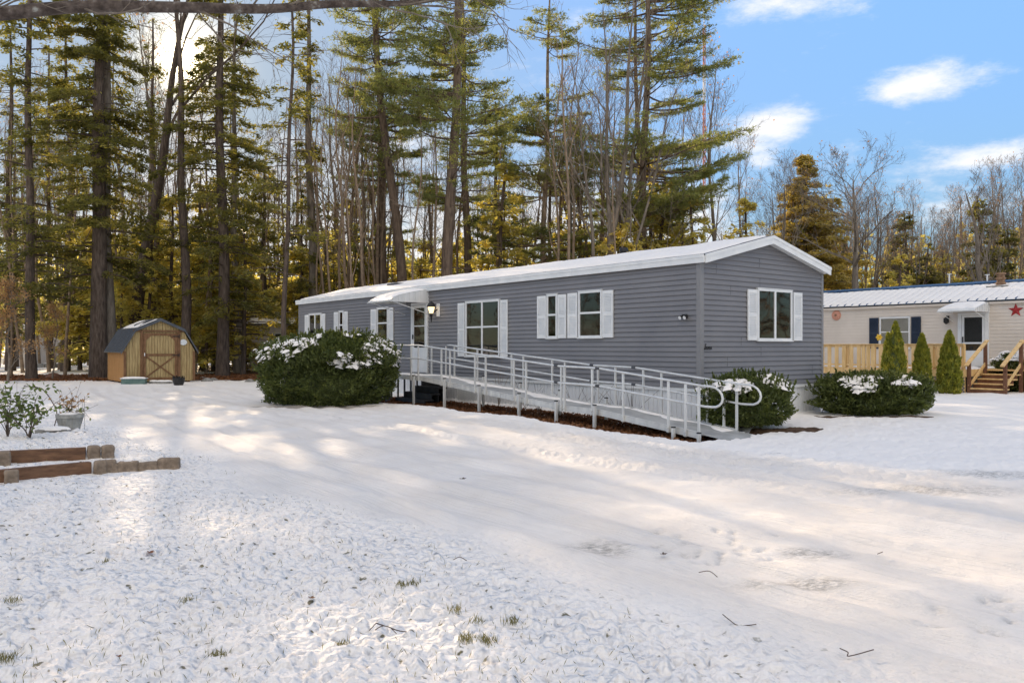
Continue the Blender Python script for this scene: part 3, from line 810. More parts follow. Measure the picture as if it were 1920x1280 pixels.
long_win(1087.5, 1131.5, 1.6, 2.61, 'hung', [(1067, 1085), (1132.5, 1152)], [(0, .2, 'curtain'), (.6, .95, 'curtain')])
long_win(581.4, 604.3, 1.6, 2.58, 'slide', [(573.7, 580.5), (605, 611.5)], [(0, .5, 'curtain')])
long_win(638, 646, 1.6, 2.6, 'hung', [(628.4, 636), (646.7, 654)], [(0, 1, 'curtain')])
long_win(709.3, 729.7, 1.6, 2.6, 'hung', [(697.5, 707.5), (730.5, 739.5)])
# gable window
u0, zt = on_gable(1417, 541); u1, _ = on_gable(1481.5); _, zb = on_gable(1417, 636)
window(home, C0 + DG * u0, DG, -DL, u1 - u0, 1.53, 2.57, 'slide', [(0, .55, 'curtain')])
for s0, s1 in ((1399, 1416.5), (1484.5, 1500.5)):
    a0, _ = on_gable(s0); a1, _ = on_gable(s1)
    shutter(home, C0 + DG * a0, DG, -DL, a1 - a0, 1.53, 2.54)
# door
t0, _ = on_long(773.5); t1, _ = on_long(804)
dz0, dz1 = .66, 2.66
fg = Geo(); fg.hbox(t1, t1 + .075, .004, .06, dz0, dz1); fg.hbox(t0 - .075, t0, .004, .06, dz0, dz1); fg.hbox(t1 + .075, t0 - .075, .004, .058, dz1 - .06, dz1)
part('door_frame', fg, M['white'], home, bevel=.003)
d0, d1 = t1 + .08, t0 - .08
g = Geo()
g.hbox(d0, d0 + .07, .02, .05, dz0 + .01, dz1 - .07); g.hbox(d1 - .07, d1, .02, .05, dz0 + .01, dz1 - .07)
g.hbox(d0 + .07, d1 - .07, .02, .049, dz0 + .01, dz0 + .72); g.hbox(d0 + .07, d1 - .07, .02, .048, dz1 - .15, dz1 - .07); g.hbox(d0 + .07, d1 - .07, .022, .046, 1.98, 2.01)
door = part('storm_door', g, M['white'], home, bevel=.003)
g = Geo(); g.hbox(d0 + .065, d1 - .065, .036, .039, dz0 + .71, dz1 - .14); part('pane', g, M['glass'], door)
g = Geo(); g.hbox(d0 + .02, d1 - .02, .0255, .0285, dz0 + .02, dz1 - .08); part('inner_door', g, M['blind'], door, label='white panelled inner door behind the storm glass')
g = Geo()
for i in range(2):
    for j in range(3): 
        g.hbox(d0 + .2 + i * .14, d0 + .32 + i * .14, .0287, .031, 1.75 + j * .25, 1.97 + j * .25)
part('inner_door_light', g, M['interior'], door)
g = Geo(); g.hbox(d1 - .055, d1 - .03, .05, .08, 1.62, 1.75); part('handle', g, M['black'], door)
# awning over the door
def awning(parent, ta, tb, z_top, z_front, out, o=C0, snow=True, mats=('whitemetal', 'snow')):
    g = Geo(); n = 9
    prof = [(0, z_top), (out * .45, z_top - .10), (out * .78, z_top - .20), (out * .93, z_front + .08), (out, z_front)]
    pt = np.array(prof)
    for i in range(len(pt) - 1):
        (v0, z0), (v1, z1) = pt[i], pt[i + 1]
        g.prism([HP(ta, v0, z0, o), HP(tb, v0, z0, o), HP(tb, v1, z1, o), HP(ta, v1, z1, o)], (0, 0, .012))
    aw = part('awning', g, M[mats[0]], parent)
    # fluted end panels
    for tt in (ta, tb):
        g = Geo(); m_ = 14
        for i in range(m_):
            va, vb = out * i / m_, out * (i + 1) / m_
            za = np.interp(va, pt[:, 0], pt[:, 1]); zb_ = np.interp(vb, pt[:, 0], pt[:, 1])
            k = .012 * (i % 2)
            g.prism([HP(tt + k, va, z_front - .02, o), HP(tt + k, vb, z_front - .02, o), HP(tt + k, vb, zb_ - .003, o), HP(tt + k, va, za - .003, o)], np.array([*(DL * .008), 0]))
        part('end_panel', g, M[mats[0]], aw)
    g = Geo()
    m_ = 5
    for j in range(m_):
        v0, z0 = out * (.90 + .03 * j), z_front + .10 - j * .028
        g.hbox(min(ta, tb), max(ta, tb), v0, v0 + .022, z0 - .012, z0, o)
    part('front_louvre', g, M[mats[0]], aw)
    for tt in (ta + .03 * np.sign(tb - ta), tb - .03 * np.sign(tb - ta)):
        g = Geo(); g.tube([HP(tt, out * .93, z_front - .01, o), HP(tt, .06, z_front - .32, o)], .011, 6); part('stay_rod', g, M['white'], aw)
    if snow:
        def fn(S, T):
            v = out * (.02 + .9 * S); z = np.interp(v, pt[:, 0], pt[:, 1]) + .008
            t = ta + (tb - ta) * (.02 + .96 * T); p = o[:, None, None] + DL[:, None, None] * t + NV[:, None, None] * v
            return np.stack([p[0], p[1], z], -1)
        part('awning_snow', snow_sheet(fn, 18, 18, .05, seed=3, holes=.03), M['snow'], aw, smooth=True)
    return aw
awning(home, t1 - .02, t0 + .35, 3.02, 2.66, 1.25)
# wall lantern
tl_, zl_ = on_long(822, 580)
g = Geo(); g.hbox(tl_ - .11, tl_ + .05, .014, .04, zl_ - .2, zl_ + .16)
lamp = part('wall_lantern', g, M['white'], home, bevel=.01)
g = Geo(); c = HP(tl_ + .02, .22, zl_ + .08)
g.tube([c + (0, 0, -.02), c + (0, 0, .03), c + (0, 0, .08), c + (0, 0, .12), c + (0, 0, .15)], [.125, .115, .085, .03, .012], 8)
g.tube([c + (0, 0, -.24), c + (0, 0, -.20), c + (0, 0, -.30), c + (0, 0, -.44)], [.05, .045, .03, .012], 8)
g.bar(HP(tl_, .03, zl_ + .0), HP(tl_ + .02, .20, zl_ - .1), .03)
part('lantern_frame', g, M['black'], lamp)
g = Geo(); g.tube([c + (0, 0, -.19), c + (0, 0, -.02)], [.05, .095], 8); part('lantern_glass', g, M['bulb'], lamp)
# floodlight near the corner
tf, zf = on_long(1286, 594)
g = Geo(); g.hbox(tf - .06, tf + .06, .014, .05, zf - .03, zf + .05); fl = part('sensor_light', g, M['black'], home, bevel=.01)
for k in (-.055, .055):
    g = Geo(); c = HP(tf + k, .05, zf + .015); g.tube([c, c + np.array([*(NV * .06), -.035])], [.022, .042], 10); part('lamp_head', g, M['black'], fl)
    g = Geo(); c2 = c + np.array([*(NV * .061), -.0355]); g.tube([c2, c2 + np.array([*(NV * .004), -.002])], [.037, .036], 10); part('lens', g, M['white'], fl)
# script house number on the gable
def stroke(s_, pts_, ox, oz, sc_, r_):
    p = []
    for (a_, b_) in pts_:
        q = C0 + DG * (ox + a_ * sc_) - DL * .034; p.append([q[0], q[1], oz + b_ * sc_])
    s_.tube(p, r_, 5)
def smooth_path(P_, n=6):
    P_ = np.array(P_, float); out_ = []
    for i in range(len(P_) - 1):
        p0 = P_[max(0, i - 1)]; p1 = P_[i]; p2 = P_[i + 1]; p3 = P_[min(len(P_) - 1, i + 2)]
        for k in range(n):
            t = k / n; out_.append(.5 * ((2 * p1) + (-p0 + p2) * t + (2 * p0 - 5 * p1 + 4 * p2 - p3) * t * t + (-p0 + 3 * p1 - 3 * p2 + p3) * t ** 3))
    out_.append(P_[-1]); return out_
u_, z_ = on_gable(1317.5, 655.5)
g = Geo()
S_ = [(1.15, 1.75), (1.0, 1.95), (.75, 1.85), (.65, 1.45), (.8, 1.1), (.85, .6), (.6, .15), (.25, .1), (.15, .4), (.45, .6)]
stroke(g, smooth_path(S_), u_, z_, .055, .0065)
rest = [(.85, .25), (1.15, .5), (1.45, .75), (1.35, 1.0), (1.15, .75), (1.25, .3), (1.55, .15), (1.8, .45), (1.95, .95), (2.05, .4), (2.15, .15), (2.35, .6), (2.45, 1.0), (2.6, .9), (2.7, .5),
        (3.0, .7), (2.95, 1.0), (2.75, .75), (2.85, .3), (3.15, .15), (3.4, .5), (3.5, .95), (3.5, .15), (3.65, .7), (3.85, .95), (3.98, .7), (4.0, .2), (4.2, .2)]
stroke(g, smooth_path(rest), u_, z_, .055, .006)
part('house_number_script', g, M['black'], home, smooth=True, label='black cursive lettering that reads Seven')

# ------------------------------------------------------------------ ramp
VN, VF = 1.5, .6
tE = -1.24                              # lower end
tdoor = t0 + .15
def tp(px, v=VN): return on_long(px, None, v)[0]
def gz(t, v):
    p = HP(t, v, 0); return float(low_ground(np.array([p[0]]), np.array([p[1]]))[0])
# deck heights along t
tA, tB = tp(1114) - .15, tp(1056) + .1    # level landing between these
tTop = tp(787)
def deckz(t):
    return np.interp(t, [tE - .35, tE, tA, tB, tTop, 30], [-.06, .0 - .03, .20, .22, .64, .64])
ramp = thing('wheelchair_ramp', 'long aluminium wheelchair ramp with tube handrails leading to the front door', 'ramp', (*HP(tE, VN, 0)[:2], 0))
tEnd = tp(700)
def deck_panel(ta, tb):
    g = Geo(); za, zb_ = deckz(ta), deckz(tb)
    g.prism([HP(ta, VN, za - .03), HP(tb, VN, zb_ - .03), HP(tb, VF, zb_ - .03), HP(ta, VF, za - .03)], (0, 0, .03))
    d = part('deck_panel', g, M['aludeck'], ramp)
    for v in (VN, VF - .035):
        g = Geo()
        for zo, th in ((-.078, .014), (-.04, .01), (.022, .012)):
            g.prism([HP(ta, v, za + zo), HP(tb, v, zb_ + zo), HP(tb, v + .038, zb_ + zo), HP(ta, v + .038, za + zo)], (0, 0, th))
        g.prism([HP(ta, v + .006, za - .075), HP(tb, v + .006, zb_ - .075), HP(tb, v + .03, zb_ - .075), HP(ta, v + .03, za - .075)], (0, 0, .098))
        part('side_channel', g, M['alu'], d)
    # snow left lying on the deck
    n = max(3, int((tb - ta) / .06))
    def fn(S, T):
        t = ta + (tb - ta) * T; v = VF + .03 + (.04 + .75 * np.clip(fbm(t * 1.5, t * 0, seed=9) - .25, 0, 1)) * S
        p = C0[:, None, None] + DL[:, None, None] * t + NV[:, None, None] * v
        return np.stack([p[0], p[1], deckz(t) + .001 + 0 * S], -1)
    part('deck_snow', snow_sheet(fn, 12, n, .02, seed=int(ta * 10) % 90, lump=.03), M['snow'], d, smooth=True)
cuts = [tE, tA, tB, tB + (tTop - tB) * .36, tB + (tTop - tB) * .7, tTop, tEnd]
for i in range(len(cuts) - 1): deck_panel(cuts[i] + .006, cuts[i + 1] - .006)
g = Geo(); g.prism([HP(tE - .65, VN, -.10), HP(tE, VN, -.04), HP(tE, VF, -.04), HP(tE - .65, VF, -.10)], (0, 0, .012))
part('entry_plate', g, M['aludeck'], ramp)
RH = .80
def post(px, v, foot=None):
    t = tp(px, v); z = deckz(t)
    g = Geo(); zt_ = z + RH - .02
    w_ = .038
    p0 = HP(t, v + (.05 if v == VN else -.02), z - .09); p1 = HP(t, v + (.05 if v == VN else -.02), zt_)
    g.bar(p0, p1, w_, w_ * .8, up=(NV[0], NV[1], 0)); pp = part('post', g, M['alu'], ramp)
    g = Geo(); q = HP(t, v + (.075 if v == VN else -.045), z - .05)
    for dz in (-.02, .035): g.bar(q + (0, 0, dz) - np.array([*(DL * .02), 0]), q + (0, 0, dz) + np.array([*(DL * .02), 0]), .02)
    part('clamp', g, M['alu'], pp)
for px in (774, 787.5, 831, 847, 894, 914, 967, 990, 1056, 1062, 1114, 1172, 1257, 1289, 1314): post(px, VN)
for px in (808, 835, 851, 894, 958, 980, 1034, 1058, 1120, 1152.5, 1205, 1239, 1325, 1356, 1380): post(px, VF)
def leg(px, v, top=.12):
    t = tp(px, v); z = deckz(t); gg = gz(t, v) - .12
    g = Geo(); vv = v + (.10 if v == VN else -.07)
    p0 = HP(t, vv, gg); p1 = HP(t, vv, z + top)
    g.bar(p0, p1, .05, .05, up=(NV[0], NV[1], 0)); l = part('leg', g, M['alu'], ramp)
    g = Geo(); g.bar(p1, p1 + (0, 0, .022), .056, .056, up=(NV[0], NV[1], 0)); part('leg_cap', g, M['black'], l)
for px in (782, 840, 905, 980, 1050, 1122, 1270, 1318): leg(px, VN, .03 if px in (782,) else (.10 if px < 1200 else .02))
for px in (902, 971, 1045, 1132, 1337, 1387): leg(px, VF, .14 if px < 1200 else .0)
def rail(h, v, t_hi, loop, name='handrail'):
    pts = []; vo = v + (.05 if v == VN else -.02)
    for t in [t_hi] + [c for c in (tTop, tB, tA) if c < t_hi] + [tE - .10]:
        pts.append(HP(t, vo, deckz(t) + h))
    return pts
for v, ov in ((VN, .35), (VF, .42)):
    hi = rail(RH, v, tEnd if v == VN else tTop + .15, True); lo = rail(RH - .33, v, tEnd if v == VN else tTop + .15, True)
    e = hi[-1]; e2 = lo[-1]; r_ = np.linalg.norm(e - e2) / 2; c = (e + e2) / 2 - np.array([*(DL * ov * .4), 0])
    dirn = np.array([*(-DL), -.09])
    loop = [c + (0, 0, r_ * math.cos(k)) + dirn * r_ * 1.35 * math.sin(k) for k in np.linspace(0, math.pi, 9)]
    P_ = hi + loop + lo[::-1]
    # round off corners along the run
    g = Geo(); g.tube(P_, .0195, 8); rr = part('handrail', g, M['alu'], ramp, smooth=True)
    for t in (tA, tB + .05):
        g = Geo()
        for hh in (RH, RH - .33):
            z = deckz(t) + hh; vo = v + (.05 if v == VN else -.02)
            g.tube([HP(t - .05, vo, deckz(t - .05) + hh), HP(t + .05, vo, deckz(t + .05) + hh)], .027, 8)
        part('rail_joint', g, M['darkgrey'], rr)

# old steps under the platform, side railing and lattice
st = thing('porch_steps', 'dark grey wooden steps tucked under the ramp platform at the door', 'steps', (*HP(tTop + 1.1, .8, 0)[:2], 0))
ts0, ts1 = tp(792, 1.0) - .2, tp(792, 1.0) + 1.0
for i in range(4):
    g = Geo(); z = .48 - i * .145; v0 = .15 + i * .27
    g.hbox(ts0 - .1 * i, ts1, v0, v0 + .29, z - .04, z); g.hbox(ts0 - .1 * i, ts1, v0 + .262, v0 + .28, -.05, z - .041)
    part('step', g, M['darkgrey'], st)
g = Geo()
for k in range(6): g.hbox(ts1 + .05 + .0 * k, ts1 + .09, .3 + k * .2, .335 + k * .2, .0, .55)
g.hbox(ts1 + .045, ts1 + .095, .25, 1.40, .55, .60); part('baluster_panel', g, M['postgrey'], st)
for tt in (ts1 + .02, ts1 - 0.0 + .55):
    g = Geo(); g.hbox(tt, tt + .10, 1.38, 1.48, -.1, .56); part('newel_post', g, M['postgrey'], st)
def lattice(g, O, e, L, z0, z1, nrm, pitch=.07, w_=.025):
    O = np.array([*O, 0.]); e = np.array([*e, 0.]); nn = np.array([*nrm, 0.]); H_ = z1 - z0
    for sgn, off in ((1, 0), (-1, .008)):
        k = -H_
        while k < L:
            a0, a1 = (k, k + H_)
            za, zb_ = (z0, z1) if sgn > 0 else (z1, z0)
            c0, c1 = max(0, a0), min(L, a1)
            if c1 > c0:
                f0, f1 = (c0 - a0) / H_, (c1 - a0) / H_
                p = O + e * c0 + nn * off + (0, 0, za + (zb_ - za) * f0); q = O + e * c1 + nn * off + (0, 0, za + (zb_ - za) * f1)
                d = q - p; d_ = d / np.linalg.norm(d); s_ = np.cross(d_, nn) * w_
                g.add([p, q, q + s_, p + s_], [(0, 1, 2, 3)])
            k += pitch
g = Geo(); lattice(g, (C0 + DL * (ts0 - .15) + NV * .12), -DL, .75, .0, .42, NV); part('lattice', g, M['white'], st)
g = Geo(); lattice(g, (C0 + DL * (ts1 + 1.4) + NV * 1.45), -DL, 1.2, -.05, .5, NV, .05, .02); part('lattice', g, M['postgrey'], st)

# ------------------------------------------------------------------ shed
SO = np.array([(232 - 960) / F * 30.5, 30.5])
def SP(u, d, z): p = SO + DG * u + DL * d; return np.array([p[0], p[1], z])
SW, SD = 2.62, 2.9
shed = thing('garden_shed', 'small wooden barn shaped shed with double sloped charcoal roof', 'shed', (SO[0], SO[1], 0))
prof = [(0, .06), (SW, .06), (SW, 1.25), (SW - .42, 2.02), (SW / 2, 2.42), (.42, 2.02), (0, 1.25)]
g = Geo()
def shed_top(u): return np.interp(u, [0, .42, SW / 2, SW - .42, SW], [1.25, 2.02, 2.42, 2.02, 1.25])
nb = 26
for i in range(nb):
    ua, ub = SW * i / nb, SW * (i + 1) / nb - .012
    if i == nb - 1: ub = SW
    g.prism([SP(ua, 0, .06), SP(ub, 0, .06), SP(ub, 0, shed_top(ub) - .01), SP(ua, 0, shed_top(ua) - .01)], (*(DL * .03), 0))
g.prism([SP(.01, .028, .06), SP(SW - .01, .028, .06), SP(SW - .01, .028, 1.24), SP(SW - .43, .028, 2.0), SP(SW / 2, .028, 2.4), SP(.43, .028, 2.0), SP(.01, .028, 1.24)], (*(DL * .01), 0))
g.prism([SP(0, SD, .06), SP(SW, SD, .06), SP(SW, SD, 1.25), SP(SW - .42, SD, 2.02), SP(SW / 2, SD, 2.42), SP(.42, SD, 2.02), SP(0, SD, 1.25)], (*(DL * -.03), 0))
wl = part('wall', g, M['shedwood'], shed)
for uu in (0, SW):
    g = Geo(); n = 24
    for i in range(n):
        g.prism([SP(uu, .04 + (SD - .06) * i / n, .06), SP(uu, .04 + (SD - .06) * (i + .95) / n, .06), SP(uu, .04 + (SD - .06) * (i + .95) / n, 1.25), SP(uu, .04 + (SD - .06) * i / n, 1.25)], (*(DG * (.02 if uu == 0 else -.02)), 0))
    part('side_wall', g, M['shedside'], shed, label='orange brown boarded side wall')
g = Geo()
rpts = [(-.12, 1.17), (.40, 2.06), (SW / 2, 2.47), (SW - .40, 2.06), (SW + .12, 1.17)]
for i in range(4):
    (ua, za), (ub, zb_) = rpts[i], rpts[i + 1]
    g.prism([SP(ua, -.1, za), SP(ub, -.1, zb_), SP(ub, SD + .1, zb_), SP(ua, SD + .1, za)], (0, 0, .02))
    k = 13
    for j in range(k):
        d_ = -.06 + (SD + .14) * j / (k - 1)
        g.prism([SP(ua, d_ - .012, za + .021), SP(ub, d_ - .012, zb_ + .021), SP(ub, d_ + .012, zb_ + .021), SP(ua, d_ + .012, za + .021)], (0, 0, .035))
rf = part('roof', g, M['shedroof'], shed)
g = Geo()
for i in range(4):
    (ua, za), (ub, zb_) = rpts[i], rpts[i + 1]
    g.prism([SP(ua, -.125, za - .07), SP(ub, -.125, zb_ - .07), SP(ub, -.125, zb_ + .03), SP(ua, -.125, za + .03)], (*(DL * .022), 0))
part('roof_trim', g, M['shedroof'], rf)
for i in (1, 2):
    (ua, za), (ub, zb_) = rpts[i], rpts[i + 1]
    def fn(S, T):
        u = ua + (ub - ua) * (.04 + .94 * S if i == 1 else .02 + .9 * S); d = -.08 + (SD + .15) * T
        z = np.interp(u, [p[0] for p in rpts], [p[1] for p in rpts]) + .02
        p = SO[:, None, None] + DG[:, None, None] * u + DL[:, None, None] * d
        return np.stack([p[0], p[1], z], -1)
    part('roof_snow', snow_sheet(fn, 14, 26, .05, seed=13 + i, holes=.05 if i == 1 else .02), M['snow'], rf, smooth=True)
def son(px, py):
    u, _ = on_gable(px, None, 0, SO); p = SO + DG * u; return u, CAMZ + (HZ - py) / F * p[1]
du0, du1 = son(268, 700)[0], son(331.5, 700)[0]; dt_, db_ = 1.93, .12
g = Geo()  # jambs and header trims
def sbox(g, ua, ub, za, zb_, d0=-.045, d1=-.001): g.pbox(SP(ua, d0, za), SP(ub, d0, za) - SP(ua, d0, za), SP(ua, d1, za) - SP(ua, d0, za), (0, 0, zb_ - za))
sbox(g, du0 - .10, du0 - .01, .06, dt_ + .05); sbox(g, du1 + .01, du1 + .13, .06, dt_ + .05); sbox(g, du0 - .35, du1 + .35, dt_ + .052, dt_ + .12, -.035)
for uu in (-.005, SW - .08): sbox(g, uu, uu + .085, .06, 1.22, -.03)
part('trim', g, M['shedtrim'], shed)
g = Geo(); nb = 12
for i in range(nb): sbox(g, du0 + .02 + (du1 - du0 - .04) * i / nb, du0 + .02 + (du1 - du0 - .04) * (i + .9) / nb, db_, dt_ - .01, -.035)
sdoor = part('door', g, M['shedwood'], shed)
g = Geo(); W_ = .09
sbox(g, du0, du0 + W_, db_, dt_, -.06, -.036); sbox(g, du1 - W_, du1, db_, dt_, -.06, -.036)
for zz in (db_, 1.04, dt_ - W_): sbox(g, du0 + W_, du1 - W_, zz, zz + W_, -.058, -.036)
for (pa, pb) in (((du0 + .1, db_ + .1), (du1 - .1, 1.03)), ((du0 + .1, 1.03), (du1 - .1, db_ + .1))):
    g.bar(SP(pa[0], -.047 - .004 * (pa[1] > .5), pa[1]), SP(pb[0], -.047 - .004 * (pa[1] > .5), pb[1]), .022, .055)
for sx, uu in ((1, du0 + W_), (-1, du1 - W_)):
    g.prism([SP(uu, -.056, dt_ - W_), SP(uu + sx * .2, -.056, dt_ - W_), SP(uu, -.056, dt_ - W_ - .2)], (*(DL * .02), 0))
part('door_bracing', g, M['shedtrim'], sdoor)
for zz in (dt_ - .12, 1.07):
    g = Geo(); g.bar(SP(du1 - .18, -.066, zz), SP(du1 + .06, -.066, zz), .012, .03); g.bar(SP(du1 + .07, -.064, zz - .07), SP(du1 + .07, -.064, zz + .07), .012, .03); part('hinge', g, M['black'], sdoor)
g = Geo(); sbox(g, du0 + .03, du0 + .055, 1.04, 1.16, -.09, -.061); part('handle', g, M['white'], sdoor)
# oval plaque
up_, zp_ = son(343.5, 641.5)
g = Geo(); k = 18; ang = np.linspace(0, 2 * np.pi, k, endpoint=False)
g.prism([SP(up_ + .14 * math.cos(a_), -.03, zp_ + .115 * math.sin(a_)) for a_ in ang], (*(DL * .02), 0))
pl_ = part('oval_plaque', g, M['plate'], None); tag(pl_, 'white oval plaque hung beside the shed door', 'plaque')
pass
# skids
g = Geo()
for uu in (.15, SW - .3): g.pbox(SP(uu, .1, -.05), SP(uu + .15, .1, 0) - SP(uu, .1, 0), SP(uu, SD - .1, 0) - SP(uu, .1, 0), (0, 0, .105))
part('skid', g, M['darklumber'], shed)

# things in front of the shed
def blob_snow(c, rx, ry, h, seed=0, n=22):
    g = Geo(); S, T = np.meshgrid(np.linspace(0, 1, 9), np.linspace(0, 2 * np.pi, n), indexing='ij')
    rr = S * (1 + .25 * (fbm(np.cos(T) * 2 + 5, np.sin(T) * 2 + 5, seed=seed) - .5) * 2)
    P_ = np.stack([c[0] + rx * rr * np.cos(T), c[1] + ry * rr * np.sin(T), c[2] + h * np.sqrt(np.clip(1 - S ** 2.5, 0, 1))], -1)
    return g.grid(P_)
x_, y_ = gnd(250, 720)
bx = thing('storage_box', 'long faded green box with snow on its lid by the shed', 'box', (x_, y_, 0))
g = Geo(); g.pbox((x_ - .42, y_ - .1, -.02), (.84, .12, 0), (-.05, .3, 0), (0, 0, .22)); part('body', g, M['greenbox'], bx, bevel=.02)
g = Geo(); g.pbox((x_ - .45, y_ - .13, .20), (.90, .13, 0), (-.05, .36, 0), (0, 0, .03)); part('lid', g, M['white'], bx, bevel=.01)
part('lid_snow', blob_snow((x_ - .02, y_ + .1, .228), .46, .17, .05, 4), M['snow'], bx, smooth=True)
for i, px in enumerate((288, 302, 314)):
    x_, y_ = gnd(px, 719); g = Geo()
    P_ = [(x_ + .19 * math.cos(a_) * (1 + .15 * math.sin(3 * a_ + i)), y_ + .12 * math.sin(a_), -.03) for a_ in np.linspace(0, 2 * math.pi, 9)[:-1]]
    g.prism(P_, (0, 0, .12)); o_ = part('stepping_stone', g, M['stone'], None, bevel=.015)
    lab = ['flat grey stone at the shed door nearest the green box', 'middle flat grey stone before the shed door', 'flat grey stone at the shed door next to the black pot'][i]
    tag(o_, lab, 'stone', 'stones before the shed door')
    s_ = part('snow_cap', blob_snow((x_, y_, .088), .19, .12, .05, i), M['snow'], o_, smooth=True)
x_, y_ = gnd(335, 722)
bp_ = thing('plant_pot', 'ragged black pot standing by the shed door', 'pot', (x_, y_, 0))
g = Geo(); g.tube([(x_, y_, -.02), (x_, y_, .1), (x_, y_, .24), (x_, y_, .27)], [.15, .19, .22, .23], 12); part('body', g, M['black'], bp_, smooth=True)
g = Geo(); m_ = 40; ang = R.rand(m_) * 6.28
c = np.stack([x_ + .2 * np.cos(ang), y_ + .2 * np.sin(ang), .27 + R.rand(m_) * .06], -1); a_ = np.stack([np.cos(ang), np.sin(ang), R.rand(m_) + .5], -1)
g.leaves(c, a_, np.cross(a_, [0, 0, 1.0]), .14, .04); part('dead_stems', g, M['black'], bp_)

# ------------------------------------------------------------------ neighbour home and deck
DW, DD = 37.4, 32.9       # pixel-per-metre constants of wall plane and deck plane
def PL(px, D): y = F * D / (px + 200); return np.array([(px - 960) * y / F, y])
NO = PL(1826, DW)
def nt_(px, v=0.0): return on_long(px, None, v, NO)[0]
vdk = float(np.dot(PL(1826, DD) - NO, NV))
nb = thing('neighbour_home', 'beige mobile home with blue metal roof and navy shutters', 'mobile home', (NO[0], NO[1], 0))
nS0, nS1 = .55, 2.9
tL, tR = 16.5, -8.0
g = Geo(); lap_wall(g, NO + DL * tR, NO + DL * tL, nS0, nS1, NV, lap=.115, dpt=.012)
g.hbox(tR, tL, -4.2, -.01, nS0, nS1, NO); part('wall', g, M['beige'], nb)
g = Geo(); ribbed(g, NO + DL * tR - NV * .04, NO + DL * tL - NV * .04, -.2, nS0, NV, .15); part('skirting', g, M['beige'], nb)
g = Geo(); nE, nR = 2.97, 3.72
def nrp(t, s, dz=0): return HP(t, .12 - 4.44 * s, nE + (nR - nE) * (1 - abs(s - .5) * 2) + dz, NO)
for s0, s1 in ((0, .5), (.5, 1)):
    g.prism([nrp(tR, s0), nrp(tL, s0), nrp(tL, s1), nrp(tR, s1)], (0, 0, .02))
k = int((tL - tR) / .30)
for i in range(k + 1):
    t = tR + (tL - tR) * i / k
    g.prism([nrp(t - .02, 0, .021), nrp(t + .02, 0, .021), nrp(t + .02, .5, .021), nrp(t - .02, .5, .021)], (0, 0, .035))
g.prism([nrp(tR, .46, .058), nrp(tL, .46, .058), nrp(tL, .5, .07), nrp(tR, .5, .07)], (0, 0, .02))
nrf = part('roof', g, M['bluemetal'], nb)
g = Geo()
for i in range(k):
    t0_, t1_ = tR + (tL - tR) * (i + .005) / k, tR + (tL - tR) * (i + .992) / k
    m_ = 12
    S, T = np.meshgrid(np.linspace(0, 1, m_), np.linspace(0, 1, 5), indexing='ij')
    top = .44 + .035 * vnoise(i * .37, 0, seed=4); bot = -.012 + .016 * vnoise(i * 1.7, 3, seed=5)
    s = bot + (top - bot) * S; t = t0_ + (t1_ - t0_) * T; v = .12 - 4.44 * s
    z = nE + (nR - nE) * (1 - np.abs(s - .5) * 2) + .02 + .058 * np.sqrt(np.clip(np.minimum(S, 1 - S) * 12, 0, 1)) * (.75 + .3 * np.sqrt(np.clip(1 - (2 * T - 1) ** 2, 0, 1)))
    p = NO[:, None, None] + DL[:, None, None] * t + NV[:, None, None] * v
    g.grid(np.stack([p[0], p[1], z], -1))
part('roof_snow', g, M['snow'], nrf, smooth=True)
g = Geo(); g.hbox(tR, tL, .0, .10, nS1 - .05, nS1 + .03, NO); part('fascia', g, M['beige'], nrf)
tcx = on_long(1870, None, -1.3, NO)[0]; zc = nE + .45
g = Geo(); p = HP(tcx, -1.6, zc + .1, NO)
for j in range(3): cyl(g, p + (0, 0, .17 * j), .13, .11, 14); cyl(g, p + (0, 0, .17 * j + .11), .165, .06, 14)
ch_ = part('chimney', g, M['rust'], nrf)
g = Geo(); g.hbox(tcx - .35, tcx + .35, -1.95, -1.25, zc - .08, zc + .14, NO); part('flashing', g, M['stone'], ch_)
for px, hh in ((1780, .42), (1851, .3)):
    t = on_long(px, None, -2.3, NO)[0]; g = Geo(); g.tube([HP(t, -2.3, 3.6, NO), HP(t, -2.3, 3.75 + hh, NO)], .03, 8)
    g.bar(HP(t - .08, -2.3, 3.75 + hh, NO), HP(t + .08, -2.3, 3.75 + hh, NO), .03); part('vent_pipe', g, M['white'], nrf)
def nwin(f0, f1, z0, z1, cur, shut):
    a0, a1 = nt_(f0), nt_(f1)
    window(nb, NO + DL * a0, -DL, NV, a0 - a1, z0, z1, 'hung', cur, pane_mat='glass_clear')
    for s0, s1 in shut:
        b0, b1 = nt_(s0), nt_(s1); shutter(nb, NO + DL * b0, -DL, NV, b0 - b1, z0, z1, 'navy')
nwin(1650.5, 1707, 1.33, 2.50, [(0, 1, 'blind')], [(1631, 1648), (1709.5, 1727.5)])
a0, a1 = nt_(1797), nt_(1855)
g = Geo(); z0, z1 = .72, 2.58
g.hbox(a1, a1 + .12, .004, .06, z0, z1, NO); g.hbox(a0 - .12, a0, .004, .06, z0, z1, NO); g.hbox(a1 + .12, a0 - .12, .004, .058, z1 - .08, z1, NO)
part('door_frame', g, M['white'], nb)
g = Geo(); b0, b1 = a1 + .13, a0 - .13
g.hbox(b0, b0 + .08, .02, .05, z0, z1 - .09, NO); g.hbox(b1 - .08, b1, .02, .05, z0, z1 - .09, NO); g.hbox(b0 + .08, b1 - .08, .02, .049, z0, z0 + .55, NO)
g.hbox(b0 + .08, b1 - .08, .02, .048, 1.5, 1.56, NO); g.hbox(b0 + .08, b1 - .08, .02, .048, z1 - .16, z1 - .09, NO)
nd = part('storm_door', g, M['white'], nb)
